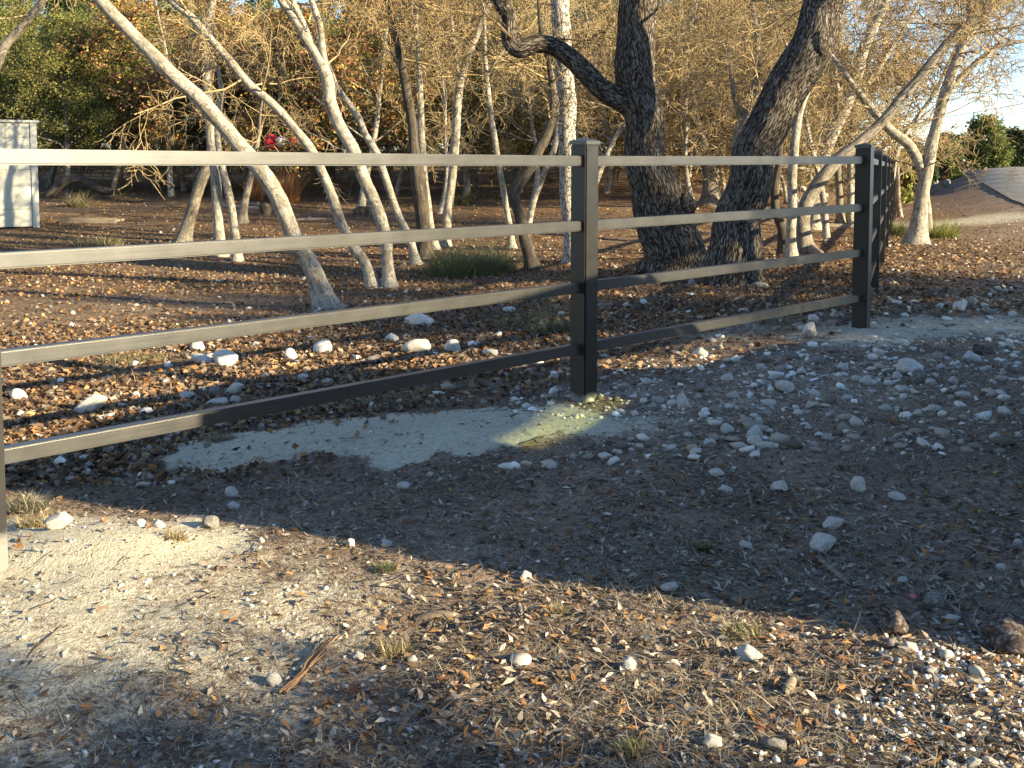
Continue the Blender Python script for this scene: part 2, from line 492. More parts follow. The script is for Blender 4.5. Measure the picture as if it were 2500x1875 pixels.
class Tubes:
    """collects many tubes, grouped for batch building"""
    def __init__(s):
        s.d = {}
    def add(s, pts, rad, sides):
        pts = np.asarray(pts, float); rad = np.asarray(rad, float)
        s.d.setdefault((len(pts), sides), []).append((pts, rad))
    def build(s, name, seed=0, wob=0.0):
        Vs, Fs, Us, off = [], [], [], 0
        for (n, k), L in s.d.items():
            P = np.stack([a for a, _ in L]); R = np.stack([b for _, b in L])
            T = np.gradient(P, axis=1)
            T /= np.linalg.norm(T, axis=2, keepdims=True) + 1e-9
            m = T.mean(axis=1); ref = np.where(np.abs(m[:, 2:3]) > 0.8, np.array([[1., 0, 0]]), np.array([[0, 0, 1.]]))[:, None, :]
            A = np.cross(T, ref); A /= np.linalg.norm(A, axis=2, keepdims=True) + 1e-9
            B = np.cross(T, A)
            th = np.arange(k) * 2 * math.pi / k
            c, sn = np.cos(th), np.sin(th)
            Rr = R[:, :, None] * np.ones(k)
            if wob:
                q = P[:, :, None, :] + 0.5 * (A[:, :, None, :] * c[:, None] + B[:, :, None, :] * sn[:, None]) * R[:, :, None, None]
                Rr = Rr * (1 + wob * (fbm(q[..., 0] * 9, q[..., 1] * 9, q[..., 2] * 5, seed, 3) - 0.45))
            V = P[:, :, None, :] + Rr[..., None] * (A[:, :, None, :] * c[:, None] + B[:, :, None, :] * sn[:, None])
            ln = np.concatenate([np.zeros((len(P), 1)), np.cumsum(np.linalg.norm(np.diff(P, axis=1), axis=2), axis=1)], axis=1)
            R0 = R.max(axis=1)[:, None, None] * np.ones((1, n, k))
            U = np.stack([R0 * c + P[:, :1, :1], R0 * sn + P[:, :1, 1:2], ln[:, :, None] + np.zeros(k)], axis=-1)
            M = len(P)
            base = (np.arange(M) * n * k)[:, None, None] + off
            i = np.arange(n - 1)[None, :, None]; j = np.arange(k)[None, None, :]
            j2 = (j + 1) % k
            F = np.stack([base + i * k + j, base + i * k + j2, base + (i + 1) * k + j2, base + (i + 1) * k + j], axis=-1).reshape(-1, 4)
            Vs.append(V.reshape(-1, 3)); Us.append(U.reshape(-1, 3)); Fs.append(F)
            # closed tips
            off += M * n * k
        if not Vs:
            return None
        return mesh_np(name, np.concatenate(Vs), [np.concatenate(Fs)], True, {'buv': np.concatenate(Us)})

def instances(tv, tf, pos, rot, scl, col=None, jit=0.0, rng=None):
    """template verts (k,3), faces (m,q); pos (N,3), rot (N,3,3), scl (N,3) -> V, F, C"""
    N, k = len(pos), len(tv)
    V = tv[None] * scl[:, None, :]
    if jit:
        V = V * (1 + jit * rng.uniform(-1, 1, (N, k, 1)))
    V = np.einsum('nij,nkj->nki', rot, V) + pos[:, None, :]
    F = tf[None] + (np.arange(N) * k)[:, None, None]
    C = None if col is None else np.repeat(col, k, axis=0)
    return V.reshape(-1, 3), F.reshape(-1, tf.shape[1]), C

def rot_euler(rx, ry, rz):
    cx, sx, cy, sy, cz, sz = np.cos(rx), np.sin(rx), np.cos(ry), np.sin(ry), np.cos(rz), np.sin(rz)
    o, l = np.zeros_like(cx), np.ones_like(cx)
    X = np.stack([np.stack([l, o, o], -1), np.stack([o, cx, -sx], -1), np.stack([o, sx, cx], -1)], -2)
    Y = np.stack([np.stack([cy, o, sy], -1), np.stack([o, l, o], -1), np.stack([-sy, o, cy], -1)], -2)
    Z = np.stack([np.stack([cz, -sz, o], -1), np.stack([sz, cz, o], -1), np.stack([o, o, l], -1)], -2)
    return Z @ Y @ X

LEAF_V = np.array([[0, -0.5, 0], [0.26, -0.1, 0.07], [0.2, 0.25, 0.06], [0, 0.5, -0.03], [-0.2, 0.25, 0.06], [-0.26, -0.1, 0.07], [0, 0.1, 0.0]])
LEAF_F = np.array([[0, 1, 2, 6], [2, 3, 6, 6], [6, 3, 4, 4], [6, 4, 5, 0]])
LEAF_F4 = np.array([[0, 1, 2, 6], [0, 6, 4, 5]]); LEAF_F3 = np.array([[2, 3, 6], [6, 3, 4]])
DIA_V = np.array([[0, -0.5, 0], [0.28, 0, 0.06], [0, 0.5, 0], [-0.28, 0, 0.06]])
DIA_F = np.array([[0, 1, 2, 3]])

def pick_cols(rng, n, cols, jitter=0.25):
    cols = np.array(cols)
    c = cols[rng.integers(0, len(cols), n)]
    return np.clip(c * (1 + jitter * rng.normal(0, 1, (n, 1))), 0.004, 0.9)

# ------------------------------------------------------------------ ground sheet
def graded(lo, hi, step, far_lo, far_hi, grow=1.08):
    mid = list(np.arange(lo, hi + 1e-6, step))
    up, s = [], step
    v = hi
    while v < far_hi:
        s = s * (grow if v < 90 else 1.3); v += s; up.append(v)
    dn, s, v = [], step, lo
    while v > far_lo:
        s = s * (grow if v > -60 else 1.3); v -= s; dn.append(v)
    return np.array(dn[::-1] + mid + up)

def litter_amt(x, y):
    behind = (x - PB[0]) * (-U1[1]) + (y - PB[1]) * U1[0]        # distance behind front fence line
    behind = np.where(y > PC[1], np.maximum(behind, 0.5), behind)
    f = sstep(-0.15, 2.2, behind)
    right = sstep(0.2, 2.0, x - row_x(y)) * (1 - sstep(17, 22, y))
    n = fbm(x * 0.8, y * 0.8, 0, 51, 4)
    f = np.clip(f * (0.25 + 1.5 * n) , 0, 1)
    f = f * (1 - 0.15 * right) * (1 - 0.8 * sstep(0.5, 3, x - row_x(np.minimum(y, 60))) * sstep(15, 19, y))
    # bare stony band behind the near rails on the left
    f = f * (1 - 0.45 * (1 - sstep(0.7, 1.4, ell(x, y, pix(250, 760), 3.2, 1.3, 0.0))))
    return f

def build_ground():
    xs = graded(-3.4, 4.2, 0.045, -1500, 1500)
    ys = graded(1.9, 9.5, 0.05, -40, 2500)
    X, Y = np.meshgrid(xs, ys)
    Z = g(X, Y)
    V = np.stack([X, Y, Z], -1).reshape(-1, 3)
    nx, ny = len(xs), len(ys)
    i = np.arange(ny - 1)[:, None]; j = np.arange(nx - 1)[None, :]
    F = np.stack([i * nx + j, i * nx + j + 1, (i + 1) * nx + j + 1, (i + 1) * nx + j], -1).reshape(-1, 4)
    global GX, GY, GZ
    GX, GY, GZ = xs, ys, Z
    me = mesh_np('ground', V, [F], True, {'caliche': caliche(X, Y).ravel(), 'litter': litter_amt(X, Y).ravel()})
    o = link('ground', me, None, 'ground')
    tag(o, 'trodden earth with pale limestone dust, dry grass and leaf litter', None, None, 'structure')
build_ground()

def g(x, y):
    """height of the ground sheet as built"""
    x, y = np.asarray(x, float), np.asarray(y, float)
    i = np.clip(np.searchsorted(GX, x) - 1, 0, len(GX) - 2); j = np.clip(np.searchsorted(GY, y) - 1, 0, len(GY) - 2)
    u = np.clip((x - GX[i]) / (GX[i + 1] - GX[i]), 0, 1); v = np.clip((y - GY[j]) / (GY[j + 1] - GY[j]), 0, 1)
    return (GZ[j, i] * (1 - u) + GZ[j, i + 1] * u) * (1 - v) + (GZ[j + 1, i] * (1 - u) + GZ[j + 1, i + 1] * u) * v

def build_road():
    left = [pix(x, y) for x, y in ((2500, 500), (2470, 489), (2439, 471), (2394, 444), (2350, 425))]
    pts = [p[:2] for p in left]
    pts = [pts[0] + (pts[0] - pts[1]) * 8] + pts
    L = [np.array(p) for p in pts]
    # carry on over the crest
    L.append(np.array([L[-1][0] + 1.0, 46.0])); L.append(np.array([L[-1][0] + 4.0, 60.0]))
    V, F = [], []
    n = 60
    for p in L:
        for k in range(n):
            x = p[0] + (12.0 if p[1] < 40 else 12.0) * k / (n - 1); y = p[1] + 1.5 * k / (n - 1)
            V.append((x, y, float(g(x, y)) + 0.03 + 0.05 * math.sin(math.pi * k / (n - 1))))
    V = np.array(V)
    # refine along
    m = len(L)
    idx = np.linspace(0, m - 1, 240)
    Vr = V.reshape(m, n, 3)
    R = np.stack([[np.interp(idx, np.arange(m), Vr[:, k, c]) for c in range(3)] for k in range(n)]).transpose(2, 0, 1)
    R[:, :, 2] = g(R[:, :, 0], R[:, :, 1]) + 0.03
    i = np.arange(239)[:, None]; j = np.arange(n - 1)[None, :]
    F = np.stack([i * n + j, i * n + j + 1, (i + 1) * n + j + 1, (i + 1) * n + j], -1).reshape(-1, 4)
    tag(link('road', mesh_np('road', R.reshape(-1, 3), [F], True), None, 'road'), 'grey chip-sealed road climbing to a crest beyond the far fence', None, None, 'structure')
build_road()

# ------------------------------------------------------------------ fence
def build_fence():
    fence = empty('metal_fence', (PB[0], PB[1], float(g(*PB))))
    tag(fence, 'black painted square-tube fence with four rails turning a corner', 'fence')
    bpy.context.view_layer.update()
    inv = Matrix.Translation(-Vector(fence.location))
    W, H = 0.109, 1.415
    post_me = box_mesh('post', W, W, H + 0.4, 0.007)
    for v in post_me.vertices: v.co.z -= 0.4
    bm = bmesh.new()
    c = 0.0605
    vs_ = [bm.verts.new((x * c, y * c, z)) for z in (0, 0.020) for x, y in ((-1, -1), (1, -1), (1, 1), (-1, 1))]
    top = bm.verts.new((0, 0, 0.040))
    for k in range(4):
        bm.faces.new((vs_[k], vs_[(k + 1) % 4], vs_[4 + (k + 1) % 4], vs_[4 + k]))
        bm.faces.new((vs_[4 + k], vs_[4 + (k + 1) % 4], top))
    bm.faces.new(vs_[3::-1])
    bmesh.ops.bevel(bm, geom=list(bm.edges), offset=0.0025, segments=2, affect='EDGES')
    cap_me = bm_mesh('cap', bm)
    a1 = math.atan2(U1[1], U1[0]); a2 = math.atan2(U2[1], U2[0])
    n2 = 8
    row1 = [(PA, a1), (PB, a1 + 0.03), (PC, a1 + math.radians(13))]
    row2 = [(PC + U2 * 3.05 * k, a2) for k in range(1, n2)]
    zs1 = [0.008, 0.0, 0.012]
    zs2 = [0.012 - 0.014 * k for k in range(1, n2)]
    posts = []
    for (p, a), z in zip(row1 + row2, zs1 + zs2):
        o = link('post', post_me, fence, 'post'); o.location = inv @ Vector((p[0], p[1], z)); o.rotation_euler[2] = a
        cp = link('cap', cap_me, o, 'paint'); cp.location = (0, 0, H - 0.004)
        posts.append((p, z, a))
    hts = (0.326, 0.655, 0.982, 1.325)
    RW = 0.054
    weld_me = box_mesh('weld_bead', 0.006, RW + 0.012, RW + 0.012, 0.002, False)
    def run(i, j, ext=0.0):
        p, z, _ = posts[i]; q, w, _ = posts[j]
        d = q - p; L = np.linalg.norm(d); d = d / L
        for h in hts:
            s, e = p + d * W * 0.5, q - d * W * 0.5
            ln = np.linalg.norm(e - s)
            zz = z + (w - z) * 0.5
            me = box_mesh('rail', ln + 0.002, RW, RW, 0.0055, False)
            o = link('rail', me, fence, 'paint')
            mid = (s + e) / 2
            o.location = inv @ Vector((mid[0], mid[1], zz + h))
            o.rotation_euler = (0, -math.atan2(w - z, L), math.atan2(d[1], d[0]))
            for sg in (-1, 1):
                wd = link('weld_bead', weld_me, o, 'weld'); wd.location = (sg * (ln / 2 - 0.003), 0, 0)
    run(0, 1); run(1, 2)
    for k in range(2, len(posts) - 1):
        run(k, k + 1)
build_fence()
# ------------------------------------------------------------------ ground cover (nobody could count it)
def wedge(rng, n, y0, y1, half=0.60, power=1.0):
    """ground points spread over the field in front, thinner with distance"""
    u = rng.uniform(0, 1, n)
    if power == 1.0:
        y = y0 * (y1 / y0) ** u
    else:
        y = 1.0 / (1.0 / y0 + u * (1.0 / y1 - 1.0 / y0))
    x = rng.uniform(-half, half, n) * y
    return x, y

def keep(rng, x, y, w):
    k = rng.uniform(0, 1, len(x)) < w
    return x[k], y[k]

def off_road(x, y):
    return (x - row_x(np.minimum(y, 60)) < 3.5) | (y < 19)

GREYS = [(0.26, 0.215, 0.17), (0.36, 0.31, 0.25), (0.17, 0.135, 0.105), (0.44, 0.385, 0.31)]
BROWNS = [(0.13, 0.082, 0.054), (0.19, 0.120, 0.072), (0.25, 0.155, 0.085), (0.11, 0.074, 0.052), (0.26, 0.19, 0.125)]
ORANGE = [(0.36, 0.18, 0.065), (0.30, 0.15, 0.06), (0.42, 0.25, 0.11), (0.24, 0.125, 0.06)]
STRAW = [(0.46, 0.385, 0.26), (0.37, 0.31, 0.21), (0.53, 0.455, 0.32), (0.28, 0.235, 0.165), (0.20, 0.165, 0.12)]
CHALK = [(0.70, 0.66, 0.58), (0.58, 0.535, 0.46), (0.78, 0.75, 0.69), (0.45, 0.405, 0.34), (0.33, 0.29, 0.24)]
GREEN = [(0.055, 0.075, 0.022), (0.085, 0.105, 0.035), (0.12, 0.13, 0.05)]

def leaf_cloud(name, x, y, rng, cols, smin, smax, tilt, lift, label, mat='litter', detailed=True, aspect=1.0, jit=0.25):
    n = len(x)
    z = g(x, y) + rng.uniform(0.001, lift, n)
    R = rot_euler(rng.normal(0, tilt, n), rng.normal(0, tilt, n), rng.uniform(0, 6.28, n))
    s = rng.uniform(smin, smax, n)
    S = np.stack([s * aspect, s, s * rng.uniform(0.5, 2.5, n)], -1)
    C = pick_cols(rng, n, cols, jit)
    P = np.stack([x, y, z], -1)
    if detailed:
        V, F4, Cc = instances(LEAF_V, LEAF_F4, P, R, S, C)
        _, F3, _ = instances(LEAF_V, LEAF_F3, P, R, S, C)
        me = mesh_np(name, V, [F4, F3], False, {'col': Cc})
    else:
        V, F4, Cc = instances(DIA_V, DIA_F, P, R, S, C)
        me = mesh_np(name, V, [F4], False, {'col': Cc})
    return tag(link(name, me, None, mat), label, None, None, 'stuff')

def blades(name, x, y, z, rng, cols, lmin, lmax, wid, up, label, lean=None, kind='stuff', parent=None, curl=0.5, jit=0.2, k=4):
    n = len(x)
    L = rng.uniform(lmin, lmax, n)
    az = rng.uniform(0, 6.283, n) if lean is None else lean + rng.normal(0, 0.7, n)
    el = np.clip(rng.normal(up, 0.28, n), 0.0, 1.5)
    side = np.stack([-np.sin(az), np.cos(az), np.zeros(n)], -1)
    p = np.stack([x, y, z], -1)
    pts, d = [p], el
    for i in range(k):
        d = np.maximum(d - curl * rng.uniform(0.2, 0.7, n) * (1.0 / k) * 2.2, -0.35)
        az2 = az + rng.normal(0, 0.18, n)
        p = p + (L / k)[:, None] * np.stack([np.cos(az2) * np.cos(d), np.sin(az2) * np.cos(d), np.sin(d)], -1)
        pts.append(p)
    w = wid * rng.uniform(0.6, 1.5, n)
    V = []
    for i, q in enumerate(pts):
        f = (1.0 - 0.85 * i / k)
        V += [q + side * (w * f)[:, None], q - side * (w * f)[:, None]]
    V = np.stack(V, 1)
    T = np.array([[2 * i, 2 * i + 1, 2 * i + 3, 2 * i + 2] for i in range(k)])
    F = (T[None] + (np.arange(n) * 2 * (k + 1))[:, None, None]).reshape(-1, 4)
    C = np.repeat(pick_cols(rng, n, cols, jit), 2 * (k + 1), axis=0)
    me = mesh_np(name, V.reshape(-1, 3), [F], False, {'col': C})
    o = link(name, me, parent, 'blade')
    if parent is None and kind:
        tag(o, label, None, None, kind)
    return o

ICO = None
def ico(sub=1):
    bm = bmesh.new()
    bmesh.ops.create_icosphere(bm, subdivisions=sub, radius=0.5)
    v = np.array([q.co[:] for q in bm.verts]); f = np.array([[w.index for w in q.verts] for q in bm.faces]); bm.free()
    return v, f

OCT_V = np.array([[0.5, 0, 0], [0, 0.5, 0], [-0.5, 0, 0], [0, -0.5, 0], [0.05, 0.05, 0.5], [0, 0, -0.4], [0.34, 0.34, 0.25], [-0.34, -0.34, 0.22]])
OCT_F = np.array([[0, 6, 4], [6, 1, 4], [1, 2, 4], [2, 7, 4], [7, 3, 4], [3, 0, 4], [0, 1, 6], [2, 3, 7], [1, 0, 5], [2, 1, 5], [3, 2, 5], [0, 3, 5]])
def pebbles(name, x, y, rng, cols, smin, smax, label, powr=2.2, sink=0.2, fine=False):
    v, f = (OCT_V, OCT_F) if fine else ico(1)
    n = len(x)
    s = smin + (smax - smin) * rng.uniform(0, 1, n) ** powr
    S = np.stack([s * rng.uniform(0.8, 1.5, n), s, s * rng.uniform(0.45, 0.8, n)], -1)
    R = rot_euler(rng.normal(0, 0.25, n), rng.normal(0, 0.25, n), rng.uniform(0, 6.28, n))
    z = g(x, y) + S[:, 2] * sink
    V, F, C = instances(v, f, np.stack([x, y, z], -1), R, S, pick_cols(rng, n, cols, 0.15), 0.36, rng)
    return tag(link(name, mesh_np(name, V, [F], False, {'col': C}), None, 'pebble'), label, None, None, 'stuff')

def build_cover():
    rng = np.random.default_rng(11)
    # small dry leaves in the near ground
    x, y = wedge(rng, 60000, 2.0, 9.5, 0.60)
    w = (0.35 + 0.9 * fbm(x * 1.6, y * 1.6, 0, 71, 3)) * (1 - 0.95 * np.clip(caliche(x, y) * 1.6, 0, 1))
    x, y = keep(rng, x, y, w)
    leaf_cloud('leaf_litter', x, y, rng, GREYS * 2 + BROWNS + ORANGE[:2], 0.010, 0.046, 0.38, 0.010, 'small dry grey-brown leaves trodden into the near ground', aspect=0.62, detailed=False)
    # rust-brown oak leaves behind the fence
    x, y = wedge(rng, 200000, 4.5, 34, 0.60, 2.0)
    w = litter_amt(x, y) * np.clip(0.2 + 1.5 * fbm(x * 2.2, y * 2.2, 0, 131, 3), 0, 1.2) * off_road(x, y) * (1 - 0.95 * np.clip(caliche(x, y) * 2, 0, 1))
    x, y = keep(rng, x, y, w)
    leaf_cloud('fallen_leaves', x, y, rng, BROWNS * 3 + ORANGE + GREYS[:3], 0.018, 0.056, 0.55, 0.022, 'rust-brown oak leaves carpeting the ground behind the fence', detailed=False, aspect=1.5)
    # beyond the corner on the right
    x, y = wedge(rng, 26000, 8.5, 20, 0.60, 2.0)
    k = (x - row_x(y) > -0.3); x, y = x[k], y[k]
    w = fbm(x * 0.7, y * 0.7, 0, 77, 3) * 1.5 * (1 - 0.9 * np.clip(caliche(x, y) * 1.5, 0, 1))
    x, y = keep(rng, x, y, w)
    leaf_cloud('fallen_leaves', x, y, rng, BROWNS + ORANGE + STRAW, 0.03, 0.07, 0.4, 0.02, 'brown leaves strewn over the ground right of the corner post', detailed=False, aspect=1.4)
    # dry grass mat
    x, y = wedge(rng, 285000, 2.0, 9.0, 0.60)
    cl = fbm(x * 2.3, y * 2.3, 0, 81, 3)
    w = np.clip((cl - 0.30) * 3.2, 0.15, 1) * (1 - 0.94 * np.clip(caliche(x, y) * 1.5, 0, 1)) * (1 - 0.75 * litter_amt(x, y))
    x, y = keep(rng, x, y, w)
    blades('dry_grass', x, y, g(x, y) + 0.002, rng, STRAW + GREYS + [(0.16, 0.125, 0.09), (0.12, 0.09, 0.065)], 0.02, 0.095, 0.0013, 0.28, 'matted dead grass in the trodden ground before the fence', curl=0.8, k=2)
    # sparse upright straw behind the fence
    x, y = wedge(rng, 26000, 5, 28, 0.60, 2.0)
    x, y = keep(rng, x, y, np.clip((fbm(x * 0.9, y * 0.9, 0, 91, 3) - 0.5) * 6, 0, 1) * off_road(x, y))
    blades('dry_grass', x, y, g(x, y), rng, STRAW + [(0.30, 0.20, 0.09)], 0.06, 0.22, 0.0016, 0.6, 'sparse straw-coloured grass among the leaves under the trees', curl=0.8)
    # chalk crumbs
    x, y = wedge(rng, 60000, 2.0, 11, 0.60)
    c = caliche(x, y)
    rub = 1 - sstep(0.5, 1.3, ell(x, y, pix(2000, 930), 2.3, 1.2, 0.5))
    w = np.clip(0.03 + 0.30 * c + 0.40 * rub, 0, 1)
    x, y = keep(rng, x, y, w)
    pebbles('limestone_crumbs', x, y, rng, CHALK + GREYS, 0.003, 0.020, 'white limestone crumbs and chips strewn over the ground', 4.0, fine=True)
    x, y = wedge(rng, 5200, 4.5, 24, 0.6, 2.0)
    w = np.clip(0.25 + 0.5 * (litter_amt(x, y) < 0.35), 0, 1) * off_road(x, y) * (ell(x, y, M1, 1.3, 0.7, 0.12) > 1)
    x, y = keep(rng, x, y, w)
    pebbles('stone_scatter', x, y, rng, CHALK + GREYS, 0.015, 0.085, 'pale stones scattered between the leaves behind the fence', 3.0)
    # rubble around the corner post
    n = 1100
    c0 = pix(2020, 905)
    a = rng.uniform(0, 6.28, n); r = np.sqrt(rng.uniform(0, 1, n))
    x, y = c0[0] + 1.9 * r * np.cos(a) + 0.5 * r * np.sin(a), c0[1] + 1.05 * r * np.sin(a) + 0.5 * r * np.cos(a)
    pebbles('limestone_rubble', x, y, rng, CHALK[:3] * 2 + CHALK, 0.008, 0.050, 'white limestone rubble heaped in front of the corner post', 3.6)
    # clean white gravel, bottom right
    n = 9000
    x, y = rng.uniform(0.2, 2.3, n), rng.uniform(2.1, 3.5, n)
    e = ell(x, y, (1.42, 2.25), 0.78, 0.52, 0.25) + 1.2 * (fbm(x * 4, y * 4, 0, 101, 3) - 0.45)
    x, y = keep(rng, x, y, (1 - sstep(0.65, 1.15, e)) * 0.8)
    pebbles('white_gravel', x, y, rng, CHALK[:3] + [(0.72, 0.71, 0.68)], 0.006, 0.019, 'clean white gravel spread over the near ground', 1.2, 0.3)
    # twiglets
    tb = Tubes()
    x, y = wedge(rng, 650, 2.2, 14, 0.58)
    for a, b in zip(x, y):
        L = 0.03 + 0.22 * rng.uniform(0, 1) ** 2; th = rng.uniform(0, 6.28)
        s = np.linspace(-0.5, 0.5, 5)
        px_ = a + L * s * math.cos(th) + 0.03 * L * rng.normal(0, 1, 5); py_ = b + L * s * math.sin(th) + 0.06 * L * rng.normal(0, 1, 5)
        tb.add(np.stack([px_, py_, g(px_, py_) + 0.006], -1), np.linspace(1, 0.5, 5) * rng.uniform(0.0009, 0.0024), 4)
    tag(link('twig_litter', tb.build('twig_litter'), None, 'stick'), 'fine broken twigs lying over the ground', None, None, 'stuff')
build_cover()

# ------------------------------------------------------------------ single stones
def rock_mesh(name, seed, rough=0.35, sub=3):
    v, f = ico(sub)
    rng = np.random.default_rng(seed)
    d = v / np.linalg.norm(v, axis=1, keepdims=True)
    o = rng.uniform(0, 50, 3)
    r = 0.5 * (1 + rough * 2 * (fbm(d[:, 0] * 1.6 + o[0], d[:, 1] * 1.6 + o[1], d[:, 2] * 1.6 + o[2], seed, 4) - 0.47))
    P = d * r[:, None]
    for k in range(13):                                   # cleaved faces
        nrm = rng.normal(0, 1, 3); nrm /= np.linalg.norm(nrm)
        h = rng.uniform(0.24, 0.42)
        t = P @ nrm
        P -= np.clip(t - h, 0, None)[:, None] * nrm * 0.97
    P += 0.012 * (fbm(P[:, 0] * 14, P[:, 1] * 14, P[:, 2] * 14, seed + 5, 3) - 0.45)[:, None] * d * 2
    return mesh_np(name, P, [f], False)
ROCKS = [rock_mesh('rock', 200 + i, 0.30 + 0.06 * (i % 3)) for i in range(8)]

def rock(px, py, wpx, hrel=0.62, kind='limestone', label=None, group=None, name='rock', seed=None, depth=0.8):
    """px,py: foot of the stone in the photograph; wpx: its width there"""
    p = pix(px, py)
    rnd = random.Random(int(px * 7 + py * 13))
    w = wpx / FPX * p[1] * 1.02
    me0 = ROCKS[rnd.randrange(8)]
    key = (me0.name, kind)
    if key not in _RM:
        m2 = me0.copy(); m2.materials.append(MAT[kind]); _RM[key] = m2
    o = link(name, _RM[key])
    o.scale = (w * 1.28, w * depth * 1.28, w * hrel * 1.45)
    o.rotation_euler = (rnd.uniform(-0.25, 0.25), rnd.uniform(-0.25, 0.25), rnd.uniform(-0.6, 0.6))
    y = p[1] + w * depth * 0.4
    o.location = (p[0], y, float(g(p[0], y)) + w * hrel * 0.46)
    return tag(o, label, 'rock', group)
_RM = {}

